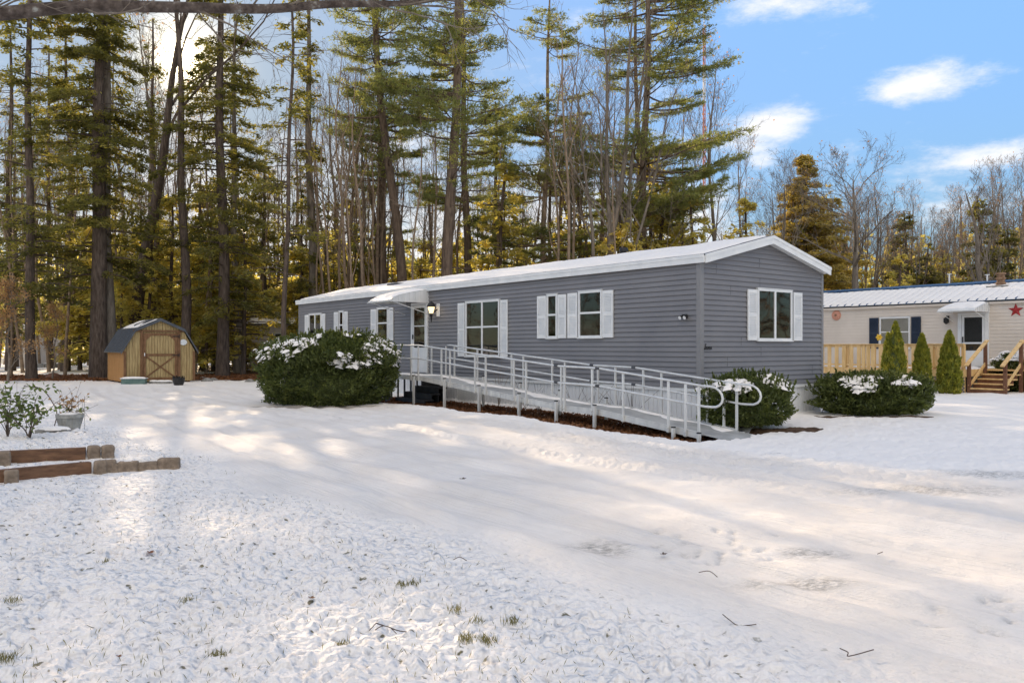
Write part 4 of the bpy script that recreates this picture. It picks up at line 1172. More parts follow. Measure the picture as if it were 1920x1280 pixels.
g = Geo(); g.hbox(b0 + .07, b1 - .07, .034, .037, z0 + .5, z1 - .12, NO); part('pane', g, M['glass'], nd)
g = Geo(); g.hbox(b0 + .03, b1 - .03, .012, .0215, z0, z1 - .1, NO); part('inner_door', g, M['blind'], nd)
g = Geo(); g.hbox(b1 - .06, b1 - .03, .05, .09, 1.55, 1.75, NO); part('handle', g, M['black'], nd)
awning(nb, nt_(1856) , nt_(1775, .5), 2.93, 2.60, 1.2, NO)
tlm = nt_(1778); g = Geo(); g.hbox(tlm - .05, tlm + .05, .02, .05, 2.35, 2.5, NO); g.tube([HP(tlm, .06, 2.44, NO), HP(tlm, .16, 2.46, NO)], .02, 6); c = HP(tlm, .16, 2.2, NO); g.tube([c, c + (0, 0, .06), c + (0, 0, .2), c + (0, 0, .25)], [.03, .09, .09, .02], 8)
part('wall_lamp', g, M['black'], nb)
# wall ornaments
ts_, zs_ = on_long(1905, 581.5, 0, NO)
g = Geo(); pts = []
for k in range(10):
    r_ = .245 if k % 2 == 0 else .10; an = math.pi / 2 + k * math.pi / 5
    pts.append(HP(ts_ - r_ * math.cos(an), .02, zs_ + r_ * math.sin(an), NO))
cen = HP(ts_, .09, zs_, NO); g.add(pts + [cen], t=[(k, (k + 1) % 10, 10) for k in range(10)])
tag(part('barn_star', g, M['red'], None), 'red metal barn star on beige siding', 'wall star')
to_, zo_ = on_long(1568.5, 591, 0, NO)
wm = thing('wall_medallion', 'round faded terracotta medallion on beige siding', 'wall ornament', tuple(HP(to_, .02, zo_, NO)))
def disc_(r0, r1, d0, d1): 
    g = Geo(); n = 24
    an = np.linspace(0, 2 * np.pi, n, endpoint=False)
    P0 = [HP(to_ - r0 * math.cos(k), d0, zo_ + r0 * math.sin(k), NO) for k in an]; P1 = [HP(to_ - r1 * math.cos(k), d1, zo_ + r1 * math.sin(k), NO) for k in an]
    g.add(P0 + P1, [(i, (i + 1) % n, n + (i + 1) % n, n + i) for i in range(n)], ng=[list(range(n, 2 * n))]); return g
part('dish', disc_(.20, .18, .016, .05), M['terracotta'], wm)
part('ring', disc_(.13, .11, .05, .07), M['terracotta'], wm); part('boss', disc_(.05, .03, .07, .09), M['rust'], wm)
# deck
dk = thing('neighbour_deck', 'raised deck of new yellow pine with picket rail', 'deck', (*(NO + NV * 2), 0))
dz = .70
def dt(px, v=None): return on_long(px, None, vdk if v is None else v, NO)[0]
tdl, tdr = dt(1500), dt(1808)
g = Geo()
nbd = 24
for i in range(nbd): g.hbox(tdr, tdl, .15 + (vdk - .15) * i / nbd, .15 + (vdk - .15) * (i + .95) / nbd, dz - .03, dz, NO)
part('deck_floor', g, M['pine'], dk)
g = Geo(); g.hbox(tdr, tdl, vdk, vdk + .04, dz - .22, dz - .001, NO); g.hbox(tdr - .04, tdr - .001, .2, vdk, dz - .22, dz - .001, NO); part('rim_joist', g, M['pine'], dk)
def fnd(S, T):
    t = tdr + (tdl - tdr) * T; v = .3 + (vdk - .3) * S; p = NO[:, None, None] + DL[:, None, None] * t + NV[:, None, None] * v
    return np.stack([p[0], p[1], dz + .001 + 0 * S], -1)
part('deck_snow', snow_sheet(fnd, 24, 60, .045, seed=22, holes=.04), M['snow'], dk, smooth=True)
RT_ = dz + .80
g = Geo(); g.hbox(tdr, tdl, vdk - .03, vdk + .10, RT_ - .03, RT_, NO); g.hbox(tdr, tdl, vdk, vdk + .04, dz + .06, dz + .12, NO); g.hbox(tdr, tdl, vdk, vdk + .04, RT_ - .11, RT_ - .031, NO)
part('top_rail', g, M['pine'], dk)
t = tdr + .1; tmid = dt(1655); tleft = dt(1621)
while t < tdl:
    g = Geo(); zz = RT_ - .035 + .0 * R.rand()
    g.hbox(t, t + .135, vdk + .041, vdk + .062, dz - .02, zz, NO); part('picket', g, M['pine'], dk)
    t += .27 if not (tmid < t < tleft) else .165
for px in (1808, 1755, 1700, 1640, 1590): 
    t = dt(px); g = Geo(); g.hbox(t, t + .09, vdk - .1, vdk - .002, -.1, RT_ - .031, NO); part('deck_post', g, M['pine'], dk)
g = Geo(); lattice(g, NO + DL * (tdl) + NV * (vdk + .0), -DL, tdl - tdr, -.05, dz - .23, NV, .11, .035); part('lattice', g, M['postgrey'], dk)
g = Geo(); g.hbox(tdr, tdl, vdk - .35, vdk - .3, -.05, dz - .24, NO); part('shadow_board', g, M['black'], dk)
# stairs of the deck: run outward (along NV)
tsa, tsb = dt(1808) - .05, dt(1808) - 1.15
stp = thing('deck_stairs', 'pine stairs with slanting handrails and brown posts at the deck', 'stairs', (*(NO + NV * (vdk + .5) + DL * tsa)[:2], 0))
nst = 4; rise = dz / (nst + 1); run = .30
v0s = vdk - 1.3
g = Geo(); g.hbox(tsb, tsa, .1, v0s + .02, dz - .05, dz - .001, NO); part('landing', g, M['pine'], stp)
for i in range(nst):
    z = dz - rise * (i + 1); v_ = v0s + run * i
    g = Geo(); g.hbox(tsb + .03, tsa - .03, v_ + .02, v_ + run + .04, z - .035, z, NO); s_ = part('tread', g, M['pine'], stp)
    g = Geo(); g.hbox(tsb + .05, tsa - .05, v_ + run - .01, v_ + run + .01, max(-.05, z - rise - .05), z - .036, NO); part('riser', g, M['darklumber'], s_)
vb = v0s + run * nst
for tt in (tsb, tsa - .09):
    for v_, zt__ in ((v0s - .02, dz + .85), (vb - .05, .92)):
        g = Geo(); g.hbox(tt, tt + .09, v_, v_ + .09, -.1, zt__, NO); part('stair_post', g, M['darklumber'], stp)
    g = Geo(); g.bar(HP(tt + .045, v0s - .1, dz + .90, NO), HP(tt + .045, vb + .22, .82, NO), .11, .045); part('handrail', g, M['pine'], stp)
    g = Geo(); g.bar(HP(tt + .045, v0s - .0, dz + .18, NO), HP(tt + .045, vb + .02, .18, NO), .03, .10); part('stringer_rail', g, M['pine'], stp)
t = tsb
g = Geo()
for i in range(8): g.hbox(tsb + .0, tsb + .03, .3 + i * .3 * (v0s - .3) / 2.4, .3 + (i * .3 + .14) * (v0s - .3) / 2.4, dz, RT_, NO)
g.hbox(tsb - .05, tsb + .06, .25, v0s + .05, RT_ + .0, RT_ + .035, NO)
part('side_pickets', g, M['pine'], stp)
# yellow flower ornament
t = dt(1648, vdk - .5); c = HP(t, vdk - .5, 0, NO)
yf = thing('garden_pinwheel', 'small yellow ornament standing behind the pine railing', 'garden ornament', (c[0], c[1], dz))
g = Geo(); g.tube([c + (0, 0, dz), c + (0, 0, dz + .95)], .012, 6); part('stake', g, M['white'], yf)
g = Geo()
for k in range(6):
    an = k * math.pi / 3; p = c + (0, 0, dz + 1.02); q = p + np.array([math.cos(an) * .12, -.02, math.sin(an) * .12])
    g.tube([p, (p + q) / 2, q], [.02, .055, .01], 6)
part('petals', g, M['yellow'], yf, smooth=True)

# ------------------------------------------------------------------ terraced bed, blocks, pots
def tbar(g, p, q, z0, z1, w_):
    p = np.array([*p, 0.]); q = np.array([*q, 0.]); d = q - p; n = np.array([-d[1], d[0], 0]) / np.linalg.norm(d) * w_
    g.pbox(p + (0, 0, z0), d, n, (0, 0, z1 - z0))
def gp(px, py, z=0):
    y = F * (CAMZ - z) / (py - HZ); return np.array([(px - 960) / F * y, y])
angg0 = math.atan2(DG[1], DG[0])
f0, f1 = gp(-60, 909), gp(191, 884)
labs = {1: ('brown landscape timber along the lower terrace edge', 'brown landscape timber holding the upper planting terrace')}
g = Geo(); tbar(g, f0, gp(172, 886), -.05, .12, .10); tag(part('landscape_timber', g, M['timber'], None, bevel=.006), labs[1][0], 'timber', 'terrace timbers')
u0_, u1_ = gp(-60, 869, .13), gp(160, 858, .13)
g = Geo(); tbar(g, u0_, u1_, .06, .245, .10); tag(part('landscape_timber', g, M['timber'], None, bevel=.006), labs[1][1], 'timber', 'terrace timbers')
def block(cx, cy, w_, d_, z0, h, label, rz=0, grp='concrete blocks of the terrace', name='retaining_block', mat='block'):
    g = Geo(); g.box(-w_ / 2, w_ / 2, -d_ / 2, d_ / 2, 0, h)
    me = g.mesh(name); me.materials.append(M[mat]); o = bpy.data.objects.new(name, me); link(o); o.location = (cx, cy, z0); o.rotation_euler = (0, 0, rz)
    m = o.modifiers.new('b', 'BEVEL'); m.width = .028; m.segments = 3
    s_ = o.modifiers.new('s', 'SUBSURF'); s_.subdivision_type = 'SIMPLE'; s_.levels = s_.render_levels = 3
    tx = bpy.data.textures.get('rough') or bpy.data.textures.new('rough', 'CLOUDS'); tx.noise_scale = .08
    dm = o.modifiers.new('d', 'DISPLACE'); dm.texture = tx; dm.strength = .022; dm.texture_coords = 'GLOBAL'
    return tag(o, label, 'block', grp)
for (px, py, z, lab) in [(185, 886, 0, 'tan block nearest the stone edging, lower timber end'), (203, 884, 0, 'tan block between the lower timber end and the edging stones'), (18, 905, 0, 'tan block set into the lower timber at the frame edge'),
                         (170, 855, .13, 'tan block capping the upper timber'), (191, 853, .13, 'tan block at the outer corner of the upper terrace'), (4, 869, .13, 'tan block beside the upper timber at the frame edge')]:
    p = gp(px, py, z)
    if px == 170: p = HP(.545, 10.14, 0)[:2]
    if px == 191: p = HP(.50, 10.0, 0)[:2]
    block(p[0], p[1] + (.03 if z == 0 or px == 4 else 0), .13, .11, z - .05, .185, lab, angg0)
for i, (px, py, w_) in enumerate([(228, 888, .19), (255, 884, .225), (289, 881, .215), (319, 878, .24)]):
    vv_ = [10.04, 9.86, 9.66, 9.45][i]; p = HP(float(np.interp(vv_, [9.37, 10.2], [-.05, .19])) + .06, vv_, 0)[:2]; lab = ['smallest tan edging stone, first beside the blocks', 'second tan edging stone, long and rounded', 'third tan edging stone, partly under snow', 'last tan edging stone with a pointed end'][i]
    block(p[0], p[1], w_, .13, -.05, [.14, .15, .135, .17][i], lab, angg0 - .30 + [.05, -.06, .08, -.1][i], 'edging stones of the terrace', 'edging_stone')
for i, (px, py) in enumerate([(150, 815), (158, 822), (168, 828)]):
    p = gp(px, py, .2); block(p[0], p[1], .16, .10, .10, .14, ['dark edging stone nearest the pot', 'middle dark edging stone showing through terrace snow', 'dark edging stone nearest the upper timber'][i], .6, 'stones in the upper terrace edge', 'edging_stone')
# pot and slab
p = gp(131, 801, .26)
pt_ = thing('garden_pot', 'round grey concrete pot holding a withered plant', 'pot', (p[0], p[1], .24))
X_, Y_ = p; g = Geo()
g.tube([(X_, Y_, .22), (X_, Y_, .32), (X_, Y_, .40), (X_, Y_, .40), (X_, Y_, .45), (X_, Y_, .45), (X_, Y_, .40)], [.12, .145, .162, .178, .182, .155, .15], 24); part('body', g, M['concrete'], pt_, smooth=False)
g = Geo()
for k in range(24):
    an = k * math.pi / 12; g.tube([(X_ + .122 * math.cos(an), Y_ + .122 * math.sin(an), .23), (X_ + .163 * math.cos(an), Y_ + .163 * math.sin(an), .395)], .007, 5)
part('fluting', g, M['concrete'], pt_)
part('pot_snow', blob_snow((X_, Y_, .42), .16, .16, .06, 3), M['snow'], pt_, smooth=True)
def stems(base, n, h, spread, leafn, lsize, seed, mat_s, mat_l, parent, lean=(0, 0), zb=None):
    rs = np.random.RandomState(seed); gs = Geo(); cl = []; al = []
    for k in range(n):
        an = rs.rand() * 6.28; sp = spread * (.4 + rs.rand()); hh = h * (.55 + .6 * rs.rand())
        P_ = []
        for q in np.linspace(0, 1, 8):
            P_.append([base[0] + math.cos(an) * sp * q ** 1.5 + lean[0] * q + rs.normal() * .012, base[1] + math.sin(an) * sp * .6 * q ** 1.5 + rs.normal() * .01, base[2] + hh * (q - .25 * q * q * (sp / h))])
        gs.tube(P_, np.linspace(.006, .0025, 8), 4, caps=False); P_ = np.array(P_)
        for j in range(leafn):
            q = .35 + .65 * rs.rand(); i = q * 6.99; b_ = P_[int(i)] + (P_[min(7, int(i) + 1)] - P_[int(i)]) * (i % 1)
            cl.append(b_ + rs.normal(size=3) * .03); al.append([rs.normal(), rs.normal(), -.6 + rs.normal() * .4])
            if rs.rand() < .4:
                s2 = b_ + rs.normal(size=3) * .09 + (0, 0, .05); gs.tube([b_, s2], .002, 3, caps=False); cl.append(s2); al.append([rs.normal(), rs.normal(), -.3])
    part('stems', gs, M[mat_s], parent)
    cl = np.array(cl); al = np.array(al); gl_ = Geo(); gl_.leaves(cl, al, rs.normal(size=cl.shape), lsize * (.7 + .6 * rs.rand(len(cl))), lsize * .6)
    part('leaves', gl_, M[mat_l], parent)
stems((X_, Y_, .44), 7, .3, .16, 7, .05, 3, 'bark_dark', 'beech', pt_)
stems((X_ + .05, Y_, .44), 3, .12, .28, 8, .05, 4, 'bark_dark', 'leafgreen', pt_)
p = gp(100, 806, .26); g = Geo(); g.pbox((p[0] - .2, p[1] - .1, .22), (.40, .06, 0), (-.04, .22, 0), (0, 0, .05))
sl = part('stone_slab', g, M['stone'], None, bevel=.008); tag(sl, 'snow topped flat slab lying next to the grey pot', 'slab')
part('snow_cap', blob_snow((p[0], p[1] + .03, .262), .2, .12, .05, 6), M['snow'], sl, smooth=True)
for i, (px, py, n, h, sp) in enumerate([(15, 816, 14, .75, .42), (55, 818, 10, .72, .35), (-60, 815, 10, .9, .4)]):
    p = gp(px, py, .26); r_ = thing('rose_bush', ['thin stemmed rose bush with a few green leaves at the frame edge', 'sparse rose bush beside the snow topped slab', 'rose bush cut by the frame edge on the upper terrace'][i], 'bush', (p[0], p[1], .24), 'sparse shrubs on the terrace')
    stems((p[0], p[1], .22), n, h, sp, 9, .075, 10 + i, 'bark_dark', 'leafgreen', r_)
p = gp(100, 800, .26); r_ = thing('rose_cane', 'single long arching cane leaning over the slab', 'plant', (p[0], p[1], .24))
g = Geo(); g.tube(smooth_path([(p[0], p[1], .22), (p[0] + .05, p[1], .45), (p[0] - .02, p[1], .62), (p[0] - .2, p[1] + .05, .80), (p[0] - .42, p[1], .84)]), .007, 5); part('stem', g, M['bark_dark'], r_)
rs = np.random.RandomState(5); cl = np.array([(p[0] - .42 + .55 * q, p[1] + rs.normal() * .04, .80 + rs.normal() * .05) for q in rs.rand(26)]); g = Geo(); g.leaves(cl, rs.normal(size=cl.shape), rs.normal(size=cl.shape), .075, .045); part('leaves', g, M['leafgreen'], r_)
g = Geo()
for k in range(5): g.tube([(p[0] - .05 + k * .09, p[1] + .25, .2), (p[0] - .05 + k * .09, p[1] + .25, .68)], .003, 4)
for zz in (.4, .6): g.tube([(p[0] - .08, p[1] + .25, zz), (p[0] + .34, p[1] + .25, zz)], .003, 4)
tag(part('wire_plant_support', g, M['stone'], None), 'thin wire plant support standing behind the grey pot', 'plant support')

# ------------------------------------------------------------------ bushes
def bush(name, label, cat, c, rx, ry, h, ang, n, seed, leaf=.05, mat='yew', flat=.5, snow=1.0, spiky=0.06, group=None, trunks=True, snow_bias=0, holes=.35):
    rs = np.random.RandomState(seed)
    b_ = thing(name, label, cat, (c[0], c[1], 0), group)
    ca, sa = math.cos(ang), math.sin(ang)
    th = rs.rand(n) * 2 * np.pi; cz = rs.rand(n)
    # superellipsoid dome
    zz = cz; rr = (1 - np.clip(zz, 0, 1) ** (1 / flat * 1.6)) ** (.5 * flat + .15)
    under = np.where(zz < .25, .78 + .9 * zz, 1.0)
    lum = fbm(np.cos(th) * 2.2 + 7, np.sin(th) * 2.2 + 7, zz * 3.2, seed=seed) * .5 + fbm(np.cos(th) * 9 + 17, np.sin(th) * 9 + 17, zz * 11, seed=seed + 3) * .46 + .52
    dep = 1 - rs.rand(n) ** 2 * .22
    k = rr * under * lum * dep
    topk = (1 - dep) * .4
    ns = rs.rand(n); inner = np.sqrt(ns)
    # cap points fill the flat top
    cap = rs.rand(n) < .38
    lx = np.where(cap, inner * np.cos(th) * rr.max() * lum, k * np.cos(th)); ly = np.where(cap, inner * np.sin(th) * rr.max() * lum, k * np.sin(th))
    hc = h * (1 - .0 * inner)
    topz = h * (1 - .26 * inner ** 4) * (.86 + .30 * fbm(lx * rx * 2.2 + 3, ly * ry * 2.2, seed=seed + 9)) - rs.rand(n) ** 2 * .15
    z = np.where(cap, topz, zz * h * .92 * (.95 + .1 * lum))
    X = c[0] + (lx * rx * ca - ly * ry * sa); Y = c[1] + (lx * rx * sa + ly * ry * ca)
    P_ = np.stack([X, Y, z + .02], -1)
    out = np.stack([X - c[0], Y - c[1], (z - h * .35) * 1.3 + np.where(cap, .8, 0)], -1); out /= np.linalg.norm(out, axis=1)[:, None] + 1e-6
    a_ = out + rs.normal(size=(n, 3)) * .55 + (0, 0, .25)
    g = Geo(); g.leaves(P_, a_, rs.normal(size=(n, 3)), leaf * (.7 + .8 * rs.rand(n)), leaf * .42)
    # shoots
    m_ = int(n * spiky * .05) + 30
    idx = rs.choice(np.where(z > h * .45)[0], m_)
    for i in idx:
        d = out[i] * .6 + (0, 0, .8) + rs.normal(size=3) * .15; d /= np.linalg.norm(d); L = .08 + rs.rand() * .13
        q = rs.rand(14); pc = P_[i] + d * L * q[:, None]
        aa = d + rs.normal(size=(14, 3)) * .7; g.leaves(pc, aa, rs.normal(size=(14, 3)), leaf * .9, leaf * .35)
    part('foliage', g, M[mat], b_)
    # woody inside
    g = Geo(); m_ = 26
    A_ = rs.rand(m_) * 6.28; s_ = .55 * rs.rand(m_) ** .5
    P0 = np.stack([c[0] + .1 * np.cos(A_) * rx, c[1] + .1 * np.sin(A_) * ry, np.full(m_, -.05)], -1)
    P1 = np.stack([c[0] + s_ * np.cos(A_) * rx * 1.1, c[1] + s_ * np.sin(A_) * ry * 1.1, h * (.55 + .2 * rs.rand(m_))], -1)
    g.segs(P0, P1, np.full(m_, .02), np.full(m_, .008), 5); part('branches', g, M['bark_dark'], b_)
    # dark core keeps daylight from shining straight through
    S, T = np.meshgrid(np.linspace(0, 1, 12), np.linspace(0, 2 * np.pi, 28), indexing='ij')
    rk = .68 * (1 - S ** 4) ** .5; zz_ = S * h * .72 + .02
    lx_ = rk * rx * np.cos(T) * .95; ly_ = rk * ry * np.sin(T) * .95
    g = Geo(); g.grid(np.stack([c[0] + lx_ * ca - ly_ * sa, c[1] + lx_ * sa + ly_ * ca, zz_], -1)); part('light_block_core', g, M['yew'], b_)
    # snow pads: lumpy pillows resting on the sprays
    if snow:
        cand = np.where((z > h * (.52 + snow_bias)) & (dep > .86))[0]
        nm = fbm(P_[cand, 0] * 2.1, P_[cand, 1] * 2.1, P_[cand, 2] * 2.6, seed=seed + 20, o=4) + .22 * (z[cand] / h - .8)
        order = np.argsort(-nm)[:int(len(cand) * .42 * min(1, snow))]
        cand = cand[order]; cand = rs.choice(cand, min(len(cand), int(2000 * snow)), replace=False)
        g = Geo(); S, T = np.meshgrid(np.linspace(0, 1, 4), np.linspace(0, 2 * np.pi, 9), indexing='ij')
        for i in cand:
            r_ = .022 + .06 * rs.rand() ** 2; el = 1 + .9 * rs.rand(); aa = rs.rand() * 3.1
            rr_ = r_ * S * (1 + .35 * np.sin(T * 3 + i))
            px_ = rr_ * np.cos(T) * el; py_ = rr_ * np.sin(T)
            X2 = P_[i, 0] + px_ * math.cos(aa) - py_ * math.sin(aa); Y2 = P_[i, 1] + px_ * math.sin(aa) + py_ * math.cos(aa)
            zz2 = P_[i, 2] + .02 + r_ * .6 * np.sqrt(np.clip(1 - S ** 2, 0, 1)) - r_ * .1 * S - ((X2 - P_[i, 0]) * out[i, 0] + (Y2 - P_[i, 1]) * out[i, 1]) * .6
            g.grid(np.stack([X2 + out[i, 0] * .02, Y2 + out[i, 1] * .02, zz2], -1))
        part('snow_clump', g, M['snow'], b_, smooth=True)
    return b_
angg = math.atan2(DG[1], DG[0])
bush('yew_hedge', 'large rounded dark yew hedge with snow on top, before the grey home', 'hedge', (-4.55, 19.75), 1.64, 1.2, 1.60, 0, 40000, 1, .082, snow=1.0, flat=.26, spiky=.8)
bush('yew_bush', 'snow dusted yew bush at the lower end of the ramp', 'bush', (4.20, 14.35), .84, .60, .78, angg * .5, 11000, 2, .075, snow=.9, flat=.42, spiky=1.5)
bush('spreading_yew', 'low spreading yew with patchy snow between the grey home and the deck', 'bush', (7.62, 16.85), 1.22, .75, .74, .12, 14000, 3, .085, snow=.45, flat=.5, spiky=1.6)
bush('boxwood_hedge', 'dark clipped hedge beside the neighbour stairs', 'hedge', (16.4, 24.9), 1.25, .8, 1.15, -.9, 12000, 4, .09, snow=.8, flat=.28, snow_bias=.3)

def cone_bush(label, px, top, wpx, seed, twin=0, y=24.0):
    x = (px - 960) / F * y; h = CAMZ + (HZ - top) / F * y; r0 = wpx / F * y / 2
    rs = np.random.RandomState(seed); n = 7500
    b_ = thing('arborvitae', label, 'shrub', (x, y, 0), 'arborvitae shrubs along the deck')
    q = rs.rand(n); z = h * (1 - (1 - q) ** .75 * 1.0); z = h * q ** .85
    prof_ = np.interp(z / h, [0, .1, .35, .7, .9, 1], [.85, 1.0, .98, .62, .28, .02])
    th = rs.rand(n) * 2 * np.pi
    lum = .74 + .95 * (fbm(np.cos(th) * 4 + 4, np.sin(th) * 4 + 4, z * 6, seed=seed, o=4) - .3)
    r_ = r0 * prof_ * lum * (1 - .22 * rs.rand(n) ** 2)
    ox = 0
    if twin: 
        sel = (rs.rand(n) < .4); z = np.where(sel, z * .84, z); ox = np.where(sel, -r0 * .55, r0 * .1); r_ = np.where(sel, r_ * .62, r_ * .9)
    P_ = np.stack([x + ox + r_ * np.cos(th), y + r_ * np.sin(th), z], -1)
    a_ = np.stack([np.cos(th) * .5, np.sin(th) * .5, np.ones(n)], -1) + rs.normal(size=(n, 3)) * .35
    g = Geo(); g.leaves(P_, a_, rs.normal(size=(n, 3)), .13 * (.5 + .9 * rs.rand(n)), .045); part('foliage', g, M['arbor'], b_)
    g = Geo(); g.tube([(x, y, -.1), (x, y, h * .8)], [.05, .015], 6); part('stem', g, M['bark_dark'], b_)
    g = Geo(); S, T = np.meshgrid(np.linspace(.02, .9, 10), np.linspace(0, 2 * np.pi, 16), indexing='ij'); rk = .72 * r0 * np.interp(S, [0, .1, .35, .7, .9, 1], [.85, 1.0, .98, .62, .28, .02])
    g.grid(np.stack([x + rk * np.cos(T), y + rk * np.sin(T), S * h], -1)); part('light_block_core', g, M['yew'], b_)  # solid core put inside so daylight does not pass through the cone
cone_bush('tallest two topped arborvitae before the deck railing', 1677, 604, 43, 5, 1)
cone_bush('narrow middle arborvitae between the twin topped one and the stairs', 1729, 627, 34, 6)
cone_bush('stout arborvitae nearest the deck stairs', 1780, 621, 42, 7, 0, 23.9)

# ------------------------------------------------------------------ tree builders (local coordinates, base at origin)
def trunk_path(h, lean=(0, 0), wob=.15, seed=0, n=14):
    rs = np.random.RandomState(seed); q = np.linspace(0, 1, n)
    ph = rs.rand(4) * 6.28
    x = lean[0] * q + wob * (np.sin(q * 5 + ph[0]) - np.sin(ph[0])) * .6 + wob * .3 * (np.sin(q * 13 + ph[1]) - math.sin(ph[1])); y = lean[1] * q + wob * (np.sin(q * 4.2 + ph[2]) - np.sin(ph[2])) * .6
    return np.stack([x, y, q * h], -1)
def trunk_geo(path, r0, r1=.04, n=10):
    q = np.linspace(0, 1, len(path)); r = r0 * (1 - q) ** .8 + r1; r[0] *= 1.25
    p = path.copy(); p[0, 2] = -.3
    return Geo().tube(p, r, n, caps=False)
def on_path(path, z):
    return np.stack([np.interp(z, path[:, 2], path[:, 0]), np.interp(z, path[:, 2], path[:, 1]), z], -1)

def finish(name, gt, gb, gc, mt, mc, extra=None):
    """assemble a tree as an Empty with trunk, branches, crown at the origin"""
    o = bpy.data.objects.new(name, None); link(o); ch = []
    for nm, g, m in (('trunk', gt, mt), ('branches', gb, mt), ('crown', gc, mc)):
        if g is None or g.n == 0: continue
        me = g.mesh(nm, smooth=(nm == 'trunk')); me.materials.append(M[m]); k = bpy.data.objects.new(nm, me); link(k, o); ch.append(k)
    CH[o.name] = ch
    return o

def hemlock(h, r0, Rc, z0, seed, lean=(0, 0), dens=1.0, nb=110, mt='bark_dark', mc='hemlock', droop=.25, leaf=(.24, .085), wob=.2, thin=.0, shape=.7, sidebias=None):
    rs = np.random.RandomState(seed); path = trunk_path(h, lean, wob, seed)
    gt = trunk_geo(path, r0); gb = Geo(); gc = Geo()
    zb = z0 + (h - z0) * np.sort(rs.rand(nb)) ** .95; CC = []; AA = []
    S0 = []; S1 = []; R0 = []; R1 = []
    for z in zb:
        az = rs.rand() * 2 * np.pi; f = (z - z0) / (h - z0)
        L = Rc * (1 - f) ** shape * (.45 + .65 * rs.rand()) * (.7 + .3 * min(1, f * 6)) + .25
        b = on_path(path, np.array([z]))[0]; d = np.array([math.cos(az), math.sin(az), 0]); sd = np.array([-d[1], d[0], 0])
        s = np.linspace(0, 1, 6); up = .22 * L * (rs.rand() - .2)
        bp_ = b + d * L * s[:, None] + np.outer(up * s - droop * L * s ** 2.2, [0, 0, 1]) + sd * (.12 * L * np.sin(s * 3 + rs.rand() * 6) * s)[:, None]
        rr = np.maximum(.006, .012 + .011 * L) * (1 - s * .8)
        S0.append(bp_[:-1]); S1.append(bp_[1:]); R0.append(rr[:-1]); R1.append(rr[1:])
        if rs.rand() < thin: continue
        m = int(L * 34 * dens + 4); q = .12 + .88 * rs.rand(m) ** .75
        wl_ = (.10 + .30 * L * (1 - q) ** .7) * np.minimum(1, q * 3); lat = (rs.rand(m) * 2 - 1) * wl_
        i = q * 4.999; k = i.astype(int); fr = (i - k)[:, None]
        c = bp_[k] * (1 - fr) + bp_[k + 1] * fr + sd * lat[:, None] + np.outer(-.18 * np.abs(lat) + rs.normal(size=m) * .05, [0, 0, 1]) + d * (np.abs(lat) * .55)[:, None]
        CC.append(c); AA.append(d * .75 + sd * np.sign(lat)[:, None] * .75 + rs.normal(size=(m, 3)) * .3 + (0, 0, -.22))
    gb.segs(np.concatenate(S0), np.concatenate(S1), np.concatenate(R0), np.concatenate(R1), 4)
    c = np.concatenate(CC); a = np.concatenate(AA)
    nz = fbm(c[:, 0] * .9 + seed, c[:, 1] * .9, c[:, 2] * .9, seed=seed, o=2); keep = nz + rs.normal(size=len(c)) * .04 > .38
    c = c[keep]; a = a[keep]; m = len(c)
    # two narrow sprigs per point, crossing
    for k in range(2):
        bb = rs.normal(size=(m, 3)) * .45 + np.cross(a, [0, 0, 1.0])
        gc.leaves(c + rs.normal(size=(m, 3)) * .06, a + rs.normal(size=(m, 3)) * .35, bb, leaf[0] * (.5 + .9 * rs.rand(m)), leaf[1] * (.6 + .7 * rs.rand(m)))
    return gt, gb, gc, mt, mc

